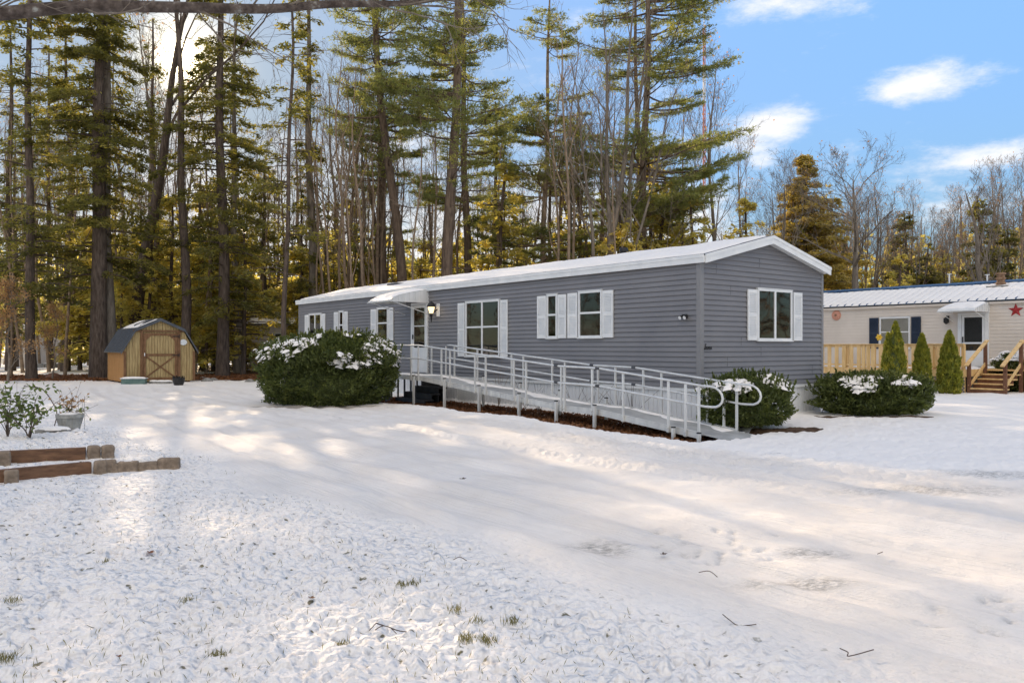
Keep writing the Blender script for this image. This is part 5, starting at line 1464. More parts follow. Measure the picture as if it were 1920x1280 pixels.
def pine(h, r0, Rc, z0, seed, lean=(0, 0), nb=46, dens=1.0, mt='bark_pine', mc='pineneedle', rise=.18, dead=10, wob=.25, azb=None, shape=.55):
    rs = np.random.RandomState(seed); path = trunk_path(h, lean, wob, seed); gt = trunk_geo(path, r0); gb = Geo(); gc = Geo()
    CC = []; AA = []; S0 = []; S1 = []; R0 = []; R1 = []
    whorl = np.repeat(np.sort(z0 + (h - z0) * rs.rand(nb // 3 + 1)), 3)[:nb] + rs.normal(size=nb) * .12
    allz = [(z, 1) for z in whorl] + [(z0 * (.35 + .7 * rs.rand()), 0) for _ in range(dead)]
    for z, live in allz:
        az = rs.rand() * 2 * np.pi
        if azb is not None and rs.rand() < .5: az = azb + rs.normal() * .6
        f = max(0, (z - z0) / (h - z0)); L = Rc * (1 - f) ** shape * (.55 + .5 * rs.rand()) * min(1, .6 + f * 3)
        if not live: L = .5 + 2.2 * rs.rand()
        b = on_path(path, np.array([z]))[0]; d = np.array([math.cos(az), math.sin(az), 0]); sd = np.array([-d[1], d[0], 0])
        s = np.linspace(0, 1, 8); kk = rise * (.6 + .8 * rs.rand()) if live else .0
        bp_ = b + d * L * s[:, None] + np.outer(L * (kk * s ** 1.6 - .10 * np.sin(s * 3.1) * (rs.rand() - .1)), [0, 0, 1]) + sd * (L * .10 * np.sin(s * 4 + rs.rand() * 6) * s)[:, None]
        rr = (.015 + .011 * L) * (1 - s * .82)
        S0.append(bp_[:-1]); S1.append(bp_[1:]); R0.append(rr[:-1]); R1.append(rr[1:])
        # side twigs
        nt2 = int(L * (5.0 if live else 1.5)) + 1
        for _ in range(nt2):
            q = .28 + .7 * rs.rand(); i = q * 6.999; k = int(i); p = bp_[k] + (bp_[k + 1] - bp_[k]) * (i - k)
            sg = 1 if rs.rand() < .5 else -1; tl = L * .34 * (1.15 - q) * (.6 + .8 * rs.rand()) + .2
            td = d * (.7 + .3 * rs.rand()) + sd * sg * (.7 + .3 * rs.rand()) + (0, 0, .06 + .14 * rs.rand()); td /= np.linalg.norm(td)
            e = p + td * tl; S0.append(p[None]); S1.append(e[None]); R0.append([.012]); R1.append([.004])
            if live:
                m = int(tl * 12 * dens) + 3; qq = .2 + .85 * rs.rand(m) ** .7
                c = p + td * (tl * qq)[:, None] + rs.normal(size=(m, 3)) * np.array([.13, .13, .05]); CC.append(c); AA.append(td + rs.normal(size=(m, 3)) * .5 + (0, 0, .18))
        if live:
            m = int(L * 5 * dens); q = .55 + .47 * rs.rand(m); i = np.clip(q, 0, .999) * 7; k = np.minimum(6, i.astype(int))
            c = bp_[k] + (bp_[k + 1] - bp_[k]) * (i - k)[:, None] + rs.normal(size=(m, 3)) * np.array([.15, .15, .06]); CC.append(c); AA.append(d + rs.normal(size=(m, 3)) * .5 + (0, 0, .15))
    gb.segs(np.concatenate(S0), np.concatenate(S1), np.concatenate([np.asarray(k) for k in R0]), np.concatenate([np.asarray(k) for k in R1]), 4)
    c = np.concatenate(CC); a = np.concatenate(AA); m = len(c)
    for k in range(4):
        aa = a / np.linalg.norm(a, axis=1)[:, None] + rs.normal(size=(m, 3)) * .55
        gc.leaves(c + aa * .05, aa, rs.normal(size=(m, 3)), .19 * (.5 + .8 * rs.rand(m)), .032)
    return gt, gb, gc, mt, mc

def bare(h, r0, seed, spread=.35, z0=.35, lean=(0, 0), levels=4, nb=9, mt='bark_grey', twig=1.0, wob=.3, upc=.35, leafy=0.0, mc='beech', fork=None, lenf=.42):
    rs = np.random.RandomState(seed); path = trunk_path(h, lean, wob, seed); gt = trunk_geo(path, r0, .012); gb = Geo(); gc = Geo()
    S0 = []; S1 = []; R0 = []; R1 = []; TP = []
    def grow(p, d, L, r, lev):
        n = 5 if lev < 2 else 4; pts = [p]; dd = d.copy()
        for i in range(n):
            dd = dd + rs.normal(size=3) * (.13 + .03 * lev) + np.array([0, 0, upc * .35]); dd /= np.linalg.norm(dd); pts.append(pts[-1] + dd * L / n)
        pts = np.array(pts); rr = r * (1 - np.linspace(0, 1, n + 1) * .75)
        S0.append(pts[:-1]); S1.append(pts[1:]); R0.append(rr[:-1]); R1.append(rr[1:])
        if lev >= levels: TP.append(pts[-1]); TP.append(pts[2]); return
        k = {1: 6, 2: 5, 3: 4}.get(lev, 3) * twig; k = int(k + rs.rand())
        for j in range(k):
            q = .25 + .75 * (j + rs.rand()) / k; i = min(n - 1, int(q * n)); fr = q * n - i
            b = pts[i] + (pts[min(n, i + 1)] - pts[i]) * min(1, fr); td = pts[min(n, i + 1)] - pts[i]; td = td / np.linalg.norm(td)
            s = rs.normal(size=3); s -= td * np.dot(s, td); s /= np.linalg.norm(s); an = .45 + .35 * rs.rand()
            nd = td * math.cos(an) + s * math.sin(an); grow(b, nd, L * (.35 + .3 * rs.rand()) * (1.15 - q * .4), max(.0065, r * (1 - q * .6) * .5), lev + 1)
    for j in range(nb):
        f = z0 + (1 - z0) * ((j + rs.rand()) / nb) ** .9; f = min(f, .97); z = f * h
        b = on_path(path, np.array([z]))[0]; az = rs.rand() * 6.28 + j * 2.4; an = (.75 - .4 * (f - z0) / (1 - z0)) * (.6 + spread)
        d = np.array([math.cos(az) * math.sin(an), math.sin(az) * math.sin(an), math.cos(an)]); L = h * lenf * (1.05 - .75 * (f - z0) / (1 - z0)) * (.7 + .5 * rs.rand())
        grow(b, d, L, max(.012, r0 * (1 - f) ** .8 * .55 + .01), 1)
    gb.segs(np.concatenate(S0), np.concatenate(S1), np.concatenate(R0), np.concatenate(R1), 3)
    if leafy:
        T_ = np.array(TP); m = int(len(T_) * leafy); c = T_[rs.randint(0, len(T_), m)] + rs.normal(size=(m, 3)) * .15
        gc.leaves(c, rs.normal(size=(m, 3)) + (0, 0, -.5), rs.normal(size=(m, 3)), .12, .07)
    return gt, gb, gc, mt, mc

def place(builder_out, name, label, cat, px, y, group=None, rz=0, z=0):
    o = finish(name, *builder_out); x = (px - 960) / F * y
    o.location = (x, y, z); o.rotation_euler = (0, 0, rz); tag(o, label, cat, group); return o
HM = [finish('hemlock_tree', *hemlock(20 + i, .16, 3.0, 2.4, 260 + i, dens=1.25, nb=120, mt='bark_dark')) for i in range(2)]
for i, (px, y, s) in enumerate([(-60, 44, 1), (95, 52, .6), (150, 48, .6), (245, 50, .5), (268, 55, .62), (325, 58, .55), (460, 48, .55), (560, 50, .6), (30, 56, .8), (400, 56, .6), (630, 57, .6), (510, 60, .7)]):
    o = HM[i] if i < 2 else dup(HM[i % 2], (0, 0, 0), i * 1.7, s)
    o.location = (*at(px, y), 0); o.rotation_euler = (0, 0, i * 1.7); tag(o, 'hemlock deep in the wood behind the shed', 'tree', 'hemlocks set back behind the shed')
# --- left hemlocks
place(hemlock(21, .17, 3.0, 3.0, 101, dens=1.1, nb=110, lean=(-.3, 0), thin=.3), 'hemlock_tree', 'thin dark hemlock nearest the rose bushes', 'tree', 60, 34.5)
place(hemlock(24, .33, 3.9, 4.0, 102, dens=1.7, nb=170), 'hemlock_tree', 'thickest dark trunked hemlock rising just beside the shed', 'tree', 186, 36)
place(hemlock(24, .24, 2.4, 7.0, 103, dens=1.0, nb=100, mt='bark_grey'), 'hemlock_tree', 'grey trunked hemlock between the thickest hemlock and the shed', 'tree', 209, 36.5)
place(bare(22, .34, 104, lean=(3.9, 0), z0=.5, nb=7, levels=3, mt='bark_dark'), 'deciduous_tree', 'leaning dark tree that slants up towards the sun above the shed', 'tree', 236, 41)
place(hemlock(19, .14, 1.4, 5.0, 105, dens=.8, nb=80, thin=.2), 'hemlock_tree', 'slim dark trunk rising behind the shed roof peak', 'tree', 291, 43)
place(bare(23, .23, 106, lean=(-.2, 0), z0=.55, nb=7, levels=3, mt='bark_dark', wob=.35), 'deciduous_tree', 'dark crooked trunk standing in front of the sun', 'tree', 343, 38)
place(hemlock(24, .25, 3.5, 2.6, 107, dens=1.35, nb=170), 'hemlock_tree', 'densest dark hemlock standing just right of the shed', 'tree', 417, 38.5)
place(hemlock(20, .18, 2.5, 6.0, 108, dens=1.1, nb=100, mt='bark_grey'), 'hemlock_tree', 'grey hemlock trunk behind the densest hemlock', 'tree', 446, 43)
place(hemlock(17, .075, 2.2, 4.2, 109, dens=.75, nb=80, mt='bark_dark', thin=.35), 'hemlock_tree', 'slender hemlock with bare lower boughs near the yew hedge', 'tree', 536, 34)
place(hemlock(23, .24, 1.3, 4.5, 110, dens=1.2, nb=90, mt='bark_grey'), 'hemlock_tree', 'straight grey trunk with close foliage over the far end of the grey home', 'tree', 584, 44)
place(hemlock(20, .22, 3.0, 2.0, 112, dens=1.0, nb=100), 'hemlock_tree', 'dark hemlock behind the thin one at the frame edge', 'tree', 20, 47)
place(hemlock(20, .2, 2.8, 3.0, 113, dens=.9, nb=90), 'hemlock_tree', 'hemlock filling the space between the frame edge and the thickest trunk', 'tree', 122, 46)
place(hemlock(12, .16, 2.8, 2.0, 114, dens=1.2, nb=90), 'hemlock_tree', 'hemlock set back between the shed and the densest hemlock', 'tree', 380, 49)
place(hemlock(13, .16, 2.8, 2.0, 115, dens=1.2, nb=90), 'hemlock_tree', 'hemlock set back between the densest hemlock and the slender one', 'tree', 500, 50)
# --- pines
place(pine(27, .27, 4.4, 10.5, 121, dens=1.0, nb=66), 'pine_tree', 'white pine left of the leaning twin behind the awning', 'tree', 720, 48)
place(pine(27, .27, 4.8, 10.5, 122, lean=(-2.3, 0), dens=1.0, nb=66), 'pine_tree', 'large white pine leaning left behind the awning', 'tree', 765, 43)
place(pine(28, .29, 5.2, 8.0, 123, lean=(.6, 0), dens=1.1, nb=90), 'pine_tree', 'thickest white pine rising behind the double window', 'tree', 838, 39.5)
place(pine(26, .25, 4.6, 8.0, 124, dens=1.0, nb=66), 'pine_tree', 'white pine close behind the thickest pine', 'tree', 872, 48)
place(pine(22, .17, 5.0, 5.0, 125, dens=1.15, nb=84, mt='bark_warm'), 'pine_tree', 'thin trunked pine with wide flat boughs mid wood', 'tree', 1026, 46)
place(pine(17, .13, 3.0, 5.0, 126, dens=.8, nb=33), 'pine_tree', 'small pine between the wide boughed one and the many stemmed tree', 'tree', 1090, 50)
place(pine(28, .24, 6.0, 7.0, 127, dens=1.05, nb=110, azb=0, shape=.3), 'pine_tree', 'white pine with long boughs reaching towards the radio mast', 'tree', 1211, 44)
place(pine(26, .2, 4.2, 8.0, 128, dens=1, nb=60), 'pine_tree', 'slim pine just left of the long boughed pine', 'tree', 1190, 50)
ms = bpy.data.objects.new('multistem_maple', None); link(ms)
for k, (lx, ly, hh, rr) in enumerate([(1.6, 0, 20, .2), (2.6, .5, 19, .15), (.3, .3, 19, .17), (-1.6, 0, 16, .12), (4.2, -.3, 15, .10)]):
    gt_, gb_, gc_, _, _ = bare(hh, rr, 140 + k, lean=(lx, ly), z0=.3, nb=9, levels=4, twig=.8, lenf=.3)
    for nm, g_ in (('trunk', gt_), ('crown', gb_)):
        me = g_.mesh(nm, smooth=nm == 'trunk'); me.materials.append(M['bark_grey']); kk = bpy.data.objects.new(nm, me); link(kk, ms)
ms.location = (*at(1126, 41), 0); tag(ms, 'bare grey many stemmed tree fanning out behind the grey home', 'tree')
# --- right side
place(hemlock(12.8, .2, 4.8, .6, 151, dens=1.7, nb=420, mc='cedar_gold', droop=.12, wob=.05, shape=.72), 'spruce_tree', 'golden green conical conifer behind the gable', 'tree', 1507, 48)
place(bare(10.2, .24, 152, z0=.5, nb=14, levels=4, spread=1.05, twig=1.1, upc=.22, leafy=.04, wob=.15, lenf=.46), 'oak_tree', 'tall bare oak with rounded crown above the gap between homes', 'tree', 1600, 41)
place(bare(10.6, .10, 153, z0=.4, nb=10, levels=4, spread=.15, twig=.9), 'bare_tree', 'slim bare tree in front of the golden conifer', 'tree', 1480, 44)
place(bare(8.5, .2, 154, z0=.2, nb=8, levels=4, spread=.5, lean=(-1.8, 0), twig=1.0), 'bare_tree', 'pale forked bare tree leaning behind the rusty chimney', 'tree', 1885, 36)

# --- copied woodland
def proto(fn, name, cat):
    o = finish(name, *fn); o['category'] = cat; return o
BT = [proto(bare(14.5, .11, 200 + i, z0=.3, nb=9, levels=4, spread=.12, twig=.95, mt=('bark_grey', 'bark_warm')[i % 2], leafy=(0, .05, .1)[i], lenf=.36), 'bare_tree', 'tree') for i in range(3)]
SP_ = [proto(bare(13, .06, 210 + i, z0=.35, nb=6, levels=3, spread=.05, twig=.7, mt='bark_warm', lenf=.28), 'sapling', 'sapling') for i in range(2)]
UN = [proto(hemlock(6.5 + i, .08, 2.4, .3, 220 + i, dens=.8, nb=80, mc='under', droop=.15, leaf=(.26, .12), wob=.1), 'understory_tree', 'tree') for i in range(3)]
DE = [proto(hemlock(9 + i * 2, .14, 2.8, .4, 230 + i, dens=1.2, nb=100, droop=.2, leaf=(.28, .11)), 'evergreen_tree', 'tree') for i in range(2)]
PN = [proto(pine(15, .16, 3.4, 4.5, 240, dens=.9, nb=42), 'young_pine', 'tree')]
BE = [proto(bare(5.0, .05, 250, z0=.1, nb=9, levels=4, spread=.5, leafy=.9, mt='bark_grey', lenf=.4), 'beech_sapling', 'sapling')]
USED = set()
def scatter(protos, name, spots, label, group, srange=(.8, 1.2), tilt=.04):
    rs = np.random.RandomState(len(group))
    spots = [q for q in spots if not (-200 < q[0] < 178 and name in 'udb') and not (488 < q[0] < 570 and q[1] < 48 and name in 'ud') and not (1292 < q[0] < 1352 and name in 'qsb')]
    for i, (px, y, s) in enumerate(spots):
        p = protos[i % len(protos)]; x = (px - 960) / F * y
        tl_ = (rs.normal() * tilt, rs.normal() * tilt)
        if p.name not in USED:
            USED.add(p.name); o = p; o.location = (x, y, 0); o.rotation_euler = (*tl_, rs.rand() * 6.28); o.scale = (s, s, s)
        else: o = dup(p, (x, y, 0), rs.rand() * 6.28, s, tilt=tl_)
        tag(o, label, p['category'], group)
rs = np.random.RandomState(77)
def spread_px(n, a_, b_, y0, y1, s0, s1):
    xs = np.linspace(a_, b_, n) + rs.normal(size=n) * (b_ - a_) / n * .4
    return [(x, y0 + (y1 - y0) * rs.rand(), s0 + (s1 - s0) * rs.rand()) for x in xs]
scatter(UN, 'u', spread_px(40, -120, 640, 40, 58, .75, 1.35), 'sunlit yellow green young tree low in the wood beyond the shed', 'young trees beyond the shed')
scatter(UN, 'u', spread_px(30, 600, 1400, 42, 62, .85, 1.45), 'sunlit yellow green young tree showing over the grey home roof', 'young trees behind the grey home')
scatter(UN, 'u', spread_px(9, 1540, 2000, 44, 56, .7, 1.0), 'olive young tree low behind the beige home', 'young trees behind the beige home')
scatter(DE, 'd', spread_px(10, 1530, 2020, 46, 58, .75, 1.0), 'dark evergreen standing among bare trees behind the beige home', 'evergreens behind the beige home')
scatter(DE, 'd', spread_px(14, -150, 1350, 56, 75, .7, 1.2), 'dark evergreen deep in the wood behind the nearer trunks', 'evergreens deep in the wood')
scatter(BT, 'b', spread_px(64, 1440, 2040, 46, 68, .62, .90), 'bare twiggy tree in the row behind the beige home', 'bare trees behind the beige home')
scatter(BT, 'q', spread_px(58, -100, 1400, 46, 74, .8, 1.5), 'bare grey tree deep in the wood behind the nearer trunks', 'bare trees deep in the wood')
scatter(SP_, 's', spread_px(22, 590, 720, 38, 56, .8, 1.25) + spread_px(70, 0, 1330, 37, 60, .8, 1.4), 'thin tan sapling stem in the wood thicket', 'sapling stems in the wood')
scatter(PN, 'p', spread_px(7, 640, 1180, 50, 62, .8, 1.15), 'young pine with flat boughs mid wood', 'young pines mid wood')
scatter(PN, 'p', [(1352, 62, .42), (1395, 64, .5), (1285, 60, .6), (1245, 58, .6)], 'small pine crown just above the ridge of the grey home', 'small pines above the ridge')
scatter(BE, 'e', [(15, 31, .75), (98, 34, .6), (-40, 31, .9)], 'young beech with dry bronze leaves at the wood edge', 'bronze leaved beeches')
for i, (px, y, lab, s) in enumerate([(40, 27, 'low bronze leaved sprig just beyond the rose bushes', .45)]): pass

# far wood, one mass
def far_wood():
    rs = np.random.RandomState(9); g = Geo(); gt = Geo()
    m = 700; ang = np.radians(np.concatenate([np.linspace(-52, 58, 440), np.linspace(58, 308, 260)]) + rs.normal(size=m) * .3); r = 85 + rs.rand(m) * 45
    x = r * np.sin(ang); y = r * np.cos(ang); h = 10 + 5 * rs.rand(m)
    P0 = np.stack([x, y, np.full(m, -2.0)], -1); P1 = np.stack([x + rs.normal(size=m) * .4, y, h * 1.15], -1); gt.segs(P0, P1, .12 + .12 * rs.rand(m), np.full(m, .03), 5)
    n = 150; X = np.repeat(x, n); Y = np.repeat(y, n); H = np.repeat(h, n); q = rs.rand(m * n); rr = 2.6 * (1 - q * .75) * np.sqrt(rs.rand(m * n)); th = rs.rand(m * n) * 6.28
    c = np.stack([X + rr * np.cos(th), Y + rr * np.sin(th), H * (.02 + .98 * q)], -1)
    g.leaves(c, rs.normal(size=(m * n, 3)) + (0, 0, -.2), rs.normal(size=(m * n, 3)), .75, .4)
    f = np.tile(np.repeat((np.degrees(ang) < 58), n), 1)
    V = np.concatenate(g.V).reshape(-1, 4, 3); g = Geo(); g.add(V[f].reshape(-1, 3), np.arange(f.sum() * 4).reshape(-1, 4))
    g2 = Geo(); g2.add(V[~f].reshape(-1, 3), np.arange((~f).sum() * 4).reshape(-1, 4))
    o = part('far_wood', g, M['under'], None); tag(o, 'distant wood seen as one mass between the nearer trunks', 'wood', kind='stuff')
    part('brown_far_trees', g2, M['backwood'], o)['kind'] = 'stuff'
    part('trunk_mass', gt, M['bark_warm'], o)['kind'] = 'stuff'
far_wood()

# trees on the near side of the street, seen in the window panes and by anyone who turns round
scatter(BT, 'b', [(960 + 1500 * math.tan(rad(a_)), -1, 1) for a_ in []], 'x', 'x')
def behind(x, y, p, s, rz):
    o = dup(p, (x, y, 0), rz, s); tag(o, 'bare tree standing across the drive from the grey home', 'tree', 'trees across the drive')
for i, (x, y) in enumerate([(-14, -9), (-9, -13), (-4, -15), (2, -14), (8, -16), (14, -13), (21, -11), (-20, -3), (27, -6)]): behind(x, y, (BT[i % 3] if i % 3 else DE[i % 2]), .9, i * 1.3)

# radio mast
mx_, my_ = at(1320, 150)
mast = thing('radio_mast', 'tall thin red and white radio mast beyond the wood', 'mast', (mx_, my_, 0))
segz = [(0, 24, 'mastgreen'), (24, 31, 'mastwhite'), (31, 39, 'mastred'), (39, 47, 'mastred'), (47, 54, 'mastwhite'), (54, 61, 'mastred')]
for z0, z1, m_ in segz:
    g = Geo(); r_ = .22
    cs = [(mx_ + r_ * math.cos(k * 2.094), my_ + r_ * math.sin(k * 2.094)) for k in range(3)]
    for cx, cy in cs: g.tube([(cx, cy, z0), (cx, cy, z1)], .09, 5)
    n = int((z1 - z0) / .8)
    for i in range(n):
        for k in range(3): a_, b_ = cs[k], cs[(k + 1) % 3]; g.bar((a_[0], a_[1], z0 + i * .8), (b_[0], b_[1], z0 + i * .8 + .8), .05)
    part('mast_section', g, M[m_], mast)
g = Geo(); g.tube([(mx_, my_, 61), (mx_, my_, 66)], .05, 6); part('antenna', g, M['mastwhite'], mast)

# overhanging limb of a tree that stands beside the camera, out of view
ob = thing('overhanging_tree', 'lichen spotted tree limb crossing the sky above the yard', 'tree', (-6.6, 5.2, 0))
def wp(px, py, y): return [(px - 960) / F * y, y, CAMZ + (HZ - py) / F * y]
g = Geo(); g.tube([(-6.6, 5.2, -.3), (-6.6, 5.2, 1.2), (-6.5, 5.3, 3.0), (-6.4, 5.3, 5.5), (-6.6, 5.1, 9.0)], [.26, .2, .17, .13, .05], 12, caps=False); part('trunk', g, M['bark_limb'], ob, smooth=True)
g = Geo(); limb = smooth_path([(-6.5, 5.3, 3.1), wp(-250, 60, 5.6), wp(-60, 28, 5.7), wp(0, 26, 5.7), wp(150, 13, 5.9), wp(330, 14, 6.0), wp(500, 17, 6.2), wp(620, 8, 6.4), wp(760, 6, 6.6), wp(900, -14, 6.8)], 5)
g.tube(limb, np.interp(np.linspace(0, 1, len(limb)), [0, .3, .55, .8, 1], [.075, .05, .04, .03, .012]), 10); part('limb', g, M['bark_limb'], ob, smooth=True)
g = Geo(); rs = np.random.RandomState(4); S0 = []; S1 = []; R0 = []; R1 = []
def twig(p, d, L, r, lev):
    pts = [np.array(p)]; dd = np.array(d, float)
    for i in range(6): dd = dd + rs.normal(size=3) * .16; dd /= np.linalg.norm(dd); pts.append(pts[-1] + dd * L / 6)
    pts = np.array(pts); rr = r * (1 - np.linspace(0, 1, 7) * .7); S0.append(pts[:-1]); S1.append(pts[1:]); R0.append(rr[:-1]); R1.append(rr[1:])
    if lev < 2:
        for j in range(3):
            i = rs.randint(2, 6); s = rs.normal(size=3); nd = dd + s * .5; nd /= np.linalg.norm(nd); twig(pts[i], nd, L * .55, r * .5, lev + 1)
for k in range(15):
    i = rs.randint(5, len(limb) - 1); d = np.array([.8, .2, -.12 if rs.rand() < .4 else .5]) + rs.normal(size=3) * .3; twig(limb[i], d / np.linalg.norm(d), .5 + .7 * rs.rand(), .009, 0)
for k in range(6): twig(limb[-4 - k], (.85, .1, .05 - .25 * rs.rand()), .9, .009, 0)
g.segs(np.concatenate(S0), np.concatenate(S1), np.concatenate(R0), np.concatenate(R1), 4); part('twigs', g, M['bark_grey'], ob)

# ------------------------------------------------------------------ distant buildings, grill, fire ring
def plain_home(name, label, px0, px1, y, h, roofmat, mat, wins, grp=None):
    x0, x1 = (px0 - 960) / F * y, (px1 - 960) / F * y; o = thing(name, label, 'house', ((x0 + x1) / 2, y, 0), grp)
    g = Geo(); n = int((h) / .15)
    g.box(x0, x1, y, y + 4.5, 0, h)
    for i in range(n): g.box(x0 - .01, x1 + .01, y - .012, y - .001, i * h / n + .02, (i + .86) * h / n + .02)
    part('wall', g, M[mat], o)
    g = Geo(); ym = y + 2.25
    g.prism([(x0 - .3, y - .3, h - .05), (x1 + .3, y - .3, h - .05), (x1 + .3, ym, h + .75), (x0 - .3, ym, h + .75)], (0, 0, .05)); g.prism([(x0 - .3, ym, h + .75), (x1 + .3, ym, h + .75), (x1 + .3, y + 4.8, h - .05), (x0 - .3, y + 4.8, h - .05)], (0, 0, .05))
    r_ = part('roof', g, M[roofmat], o)
    def fn(S, T): return np.stack([x0 - .28 + (x1 - x0 + .56) * T, y - .28 + 2.5 * S, h + .003 + .8 * S], -1)
    part('roof_snow', snow_sheet(fn, 12, 40, .1, seed=2), M['snow'], r_, smooth=True)
    for a_, b_, z0, z1 in wins: window(o, ((a_ - 960) / F * y, y - .012), (1, 0), (0, -1), (b_ - a_) / F * y, z0, z1, 'hung', [(0, 1, 'blind')])
    return o
plain_home('distant_house', 'tan house with snowy roof half hidden behind the slender hemlock', 470, 640, 47, 2.75, 'darkgrey', 'beige', [(515, 552, .9, 2.2), (585, 610, 1, 2.2)])
plain_home('distant_house', 'pale house with snowy roof glimpsed past the thin hemlock', 10, 62, 58, 2.3, 'darkgrey', 'beige', [(30, 40, 1, 1.9)])
x_, y_ = (580 - 960) / F * 27.5, 27.5
# small deck at the far end of the home, with a grill on it
fd = thing('far_deck', 'small snow topped deck railing behind the yew hedge', 'deck', (x_, y_, 0))
a0, b0 = on_long(530, None, 1.6)[0], on_long(625, None, 1.6)[0]
g = Geo(); g.hbox(b0, a0, .1, 1.6, .45, .5); part('deck_floor', g, M['postgrey'], fd)
g = Geo(); g.hbox(b0, a0, 1.56, 1.64, 1.46, 1.51); g.hbox(b0, a0, 1.58, 1.62, .6, .65)
k = b0
while k < a0: g.hbox(k, k + .035, 1.583, 1.617, .65, 1.46); k += .12
part('railing', g, M['postgrey'], fd)
g = Geo(); g.hbox(b0, a0, 1.55, 1.65, 1.511, 1.56); part('rail_snow', g, M['snow'], fd, bevel=.02)
for tt in (b0, a0 - .1): g = Geo(); g.hbox(tt, tt + .09, 1.5, 1.6, -.1, 1.45); part('deck_post', g, M['postgrey'], fd)
tg, _ = on_long(581, None, 1.0); c = HP(tg, 1.0, .5)
gr = thing('barbecue_grill', 'dark barbecue grill standing on the small deck past the hedge', 'grill', tuple(c))
g = Geo(); g.hbox(tg - .33, tg + .33, .75, 1.2, 1.2, 1.38); part('firebox', g, M['black'], gr, bevel=.03)
g = Geo(); g.hbox(tg - .55, tg + .55, .74, 1.22, 1.381, 1.43); part('lid', g, M['darkgrey'], gr, bevel=.02)
part('lid_snow', blob_snow(HP(tg, .98, 1.43), .45, .25, .05, 2), M['snow'], gr, smooth=True)
for a_ in (-.3, .3): g = Geo(); g.hbox(tg + a_ - .02, tg + a_ + .02, .8, .84, .5, 1.2); part('leg', g, M['black'], gr)
# distant yard ring
x_, y_ = gnd(98, 688)
fr_ = thing('fire_ring', 'low stone fire ring in the snow beyond the wood edge', 'fire ring', (x_, y_, 0))
g = Geo()
for k in range(14):
    an = k * 2 * math.pi / 14; cx, cy = x_ + .8 * math.cos(an), y_ + .8 * math.sin(an); g.box(cx - .16, cx + .16, cy - .14, cy + .14, -.05, .25)
part('stone_course', g, M['stone'], fr_, bevel=.03); part('snow_fill', blob_snow((x_, y_, .1), .8, .8, .2, 3), M['snow'], fr_, smooth=True)
for i, (px, y, s) in enumerate([(100, 36.3, .28), (388, 32.5, .2), (400, 33.5, .16), (468, 32, .17), (380, 35, .14)]):
    x_ = (px - 960) / F * y; g = Geo(); T = np.linspace(0, 2 * np.pi, 14)[:-1]
    S, T2 = np.meshgrid(np.linspace(0, 1, 7), np.linspace(0, 2 * np.pi, 14), indexing='ij')
    rr = s * np.sin(S * np.pi / 2 + .0001) * (1 + .35 * (fbm(np.cos(T2) * 1.5 + i * 3, np.sin(T2) * 1.5, S * 2, seed=i) - .5))
    g.grid(np.stack([x_ + 1.3 * rr * np.cos(T2), y + rr * np.sin(T2), -.05 + s * np.cos(S * np.pi / 2)], -1))
    tag(part('boulder', g, M['stone'] if i else M['darklumber'], None, smooth=True), ['dark stump like rock in the leaf strip near the thickest hemlock', 'largest grey rock in the leaves just right of the shed', 'second grey rock between the shed and the dense hemlock', 'grey rock beside the yew hedge at the leaf edge', 'smallest grey rock right against the shed wall'][i], 'rock')

# ------------------------------------------------------------------ scattered ground stuff
rs = np.random.RandomState(15)
def litter(n, fn, size, name, label, mat, flat=.3, zf=None):
    xy = fn(n); x, y = xy[:, 0], xy[:, 1]; z = low_ground(x, y) + .0 + rs.rand(len(x)) * .04 + (zf or 0)
    a_ = rs.normal(size=(len(x), 3)); a_[:, 2] *= flat; b_ = rs.normal(size=(len(x), 3)); b_[:, 2] *= flat
    g = Geo(); g.leaves(np.stack([x, y, z], -1), a_, b_, size * (.6 + .8 * rs.rand(len(x))), size * .6)
    return tag(part(name, g, M[mat], None), label, 'leaves', kind='stuff')
def strip_fn(n):
    x = -42 + 54 * rs.rand(n); y = 33.6 + .10 * (x + 14) + 7 * rs.rand(n) ** 1.4 + rs.normal(size=n) * .4; return np.stack([x, y], -1)
litter(26000, strip_fn, .13, 'leaf_litter', 'brown fallen leaves along the wood edge', 'litterleaf', .45)
def ramp_fn(n):
    t = tE - .3 + (11.3 - tE) * rs.rand(n); v = .15 + 1.75 * rs.rand(n); p = C0 + DL * t[:, None] + NV * v[:, None]; return p
litter(11000, ramp_fn, .075, 'mulch_leaves', 'brown leaves and mulch lying under the ramp', 'litterleaf', .6, -.09)
# turf showing through the lawn snow
def grass():
    g = Geo(); cs = []
    n = 3200
    y = 2.9 + 9 * rs.rand(n) ** 1.6; x = (rs.rand(n) * 1250 - 60 - 960) / F * y
    t_, v_ = hv(x, y); k = (fbm(x * 1.1, y * 1.1, seed=33) > .46) & (v_ > 8.9)
    x, y = x[k], y[k]
    for (px, py, m_) in [(875, 1201, 60), (911, 1206, 60), (855, 1147, 40), (755, 1100, 35), (775, 1098, 30), (410, 1232, 45), (640, 1215, 40), (25, 1130, 40), (10, 1240, 60), (960, 1170, 40), (200, 1056, 25), (892, 1170, 25), (350, 1130, 25)]:
        c = gp(px, py); x = np.concatenate([x, c[0] + rs.normal(size=m_) * .022]); y = np.concatenate([y, c[1] + rs.normal(size=m_) * .022])
    m = len(x); L = .02 + .03 * rs.rand(m); L[-500:] += .015
    a_ = np.stack([rs.normal(size=m) * .5, rs.normal(size=m) * .5, np.ones(m)], -1)
    g.leaves(np.stack([x, y, low_ground(x, y) + L * .35 + .0], -1), a_, np.stack([np.ones(m), rs.normal(size=m) * .5, 0 * x], -1), L, .0035)
    tag(part('turf_blades', g, M['grass'], None), 'grass blades poking through the lawn snow', 'grass', kind='stuff')
grass()
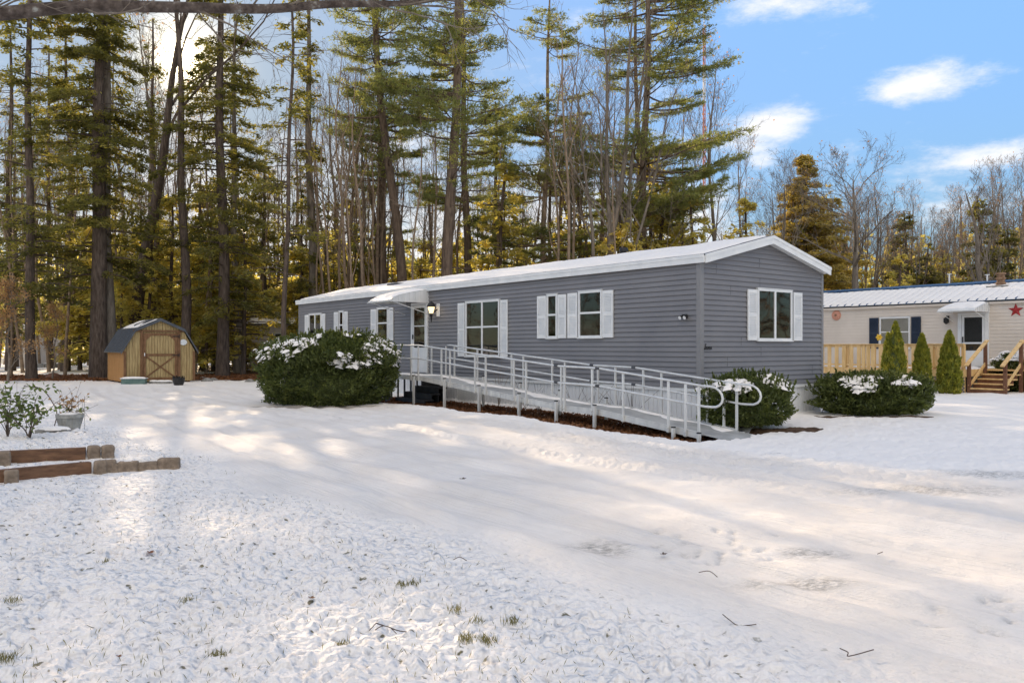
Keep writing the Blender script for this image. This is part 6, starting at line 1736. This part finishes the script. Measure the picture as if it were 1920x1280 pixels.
# twigs and single leaves lying on the snow
for i, (pts, lab) in enumerate([([(1355, 1160), (1368, 1175), (1385, 1178), (1418, 1178)], 'longest curved twig on the drive snow'), ([(1575, 1225), (1590, 1237), (1592, 1236), (1638, 1226)], 'bent twig lying nearest the camera on the drive'),
                                ([(1310, 1080), (1330, 1081), (1345, 1086)], 'short thin twig by the wheel track'), ([(703, 1190), (720, 1186), (745, 1187), (762, 1192)], 'forked twig lying on the lawn snow'), ([(850, 1056), (862, 1054), (875, 1055)], 'small straight twig on the lawn snow'),
                                ([(1645, 1045), (1655, 1044)], 'tiny tan stick on the drive ice')]):
    P_ = [(*gp(a_, b_), .025 + .012 * math.sin(k * 2)) for k, (a_, b_) in enumerate(pts)]
    P_ = smooth_path(P_, 4) if len(P_) > 2 else P_
    g = Geo(); g.tube(P_, .0026, 5)
    if i == 3:
        c = np.array(P_[4]); g.tube([c, c + (-.03, -.05, .03), c + (-.05, -.12, .02)], .003, 4); c = np.array(P_[8]); g.tube([c, c + (-.02, -.06, .03), c + (.01, -.1, .02)], .0025, 4)
    tag(part('fallen_twig', g, M['bark_dark'], None), lab, 'twig')
for i, (px, py, sz, lab) in enumerate([(281, 1044, .04, 'orange brown leaf lying alone on the lawn snow'), (1243, 1047, .035, 'dark curled leaf on the drive beside the wheel track'), (867, 903, .05, 'dark leaf on the snow below the ramp'), (583, 1131, .03, 'small ochre leaf near the middle of the lawn'), (222, 1243, .02, 'tiny orange leaf in the lawn nearest the camera')]):
    p = gp(px, py); g = Geo(); c = np.array([p[0], p[1], .03])
    for k in range(5):
        an = k * 1.25; a_ = np.array([[math.cos(an), math.sin(an), .25]]); g.leaves((c + a_[0] * sz * .4)[None], a_, np.array([[-math.sin(an), math.cos(an), .3]]), sz, sz * .55)
    tag(part('fallen_leaf', g, M['litterleaf' if i in (0, 3, 4) else 'bark_dark'], None), lab, 'leaf')
# bare stalks standing along the skirting behind the ramp
for i, px in enumerate((935, 985, 1010, 1075, 1110, 1160, 1185)):
    t, _ = on_long(px, None, .3); b_ = HP(t, .3, -.05); s_ = thing('dry_shrub', 'leafless stalks standing against the white skirting behind the ramp', 'shrub', tuple(b_), 'leafless shrubs behind the ramp')
    g = Geo(); r2 = np.random.RandomState(300 + i)
    for k in range(6):
        d = np.array([*(DL * r2.normal() * .35), 0]) ; h = .35 + .4 * r2.rand() + (.5 if i == 0 else 0); g.tube([b_, b_ + d * .5 + (0, 0, h * .55), b_ + d * 1.1 + (0, 0, h)], [.005, .004, .002], 4)
    part('stalks', g, M['bark_warm'] if i == 0 else M['bark_dark'], s_)
print('objects', len(bpy.data.objects))
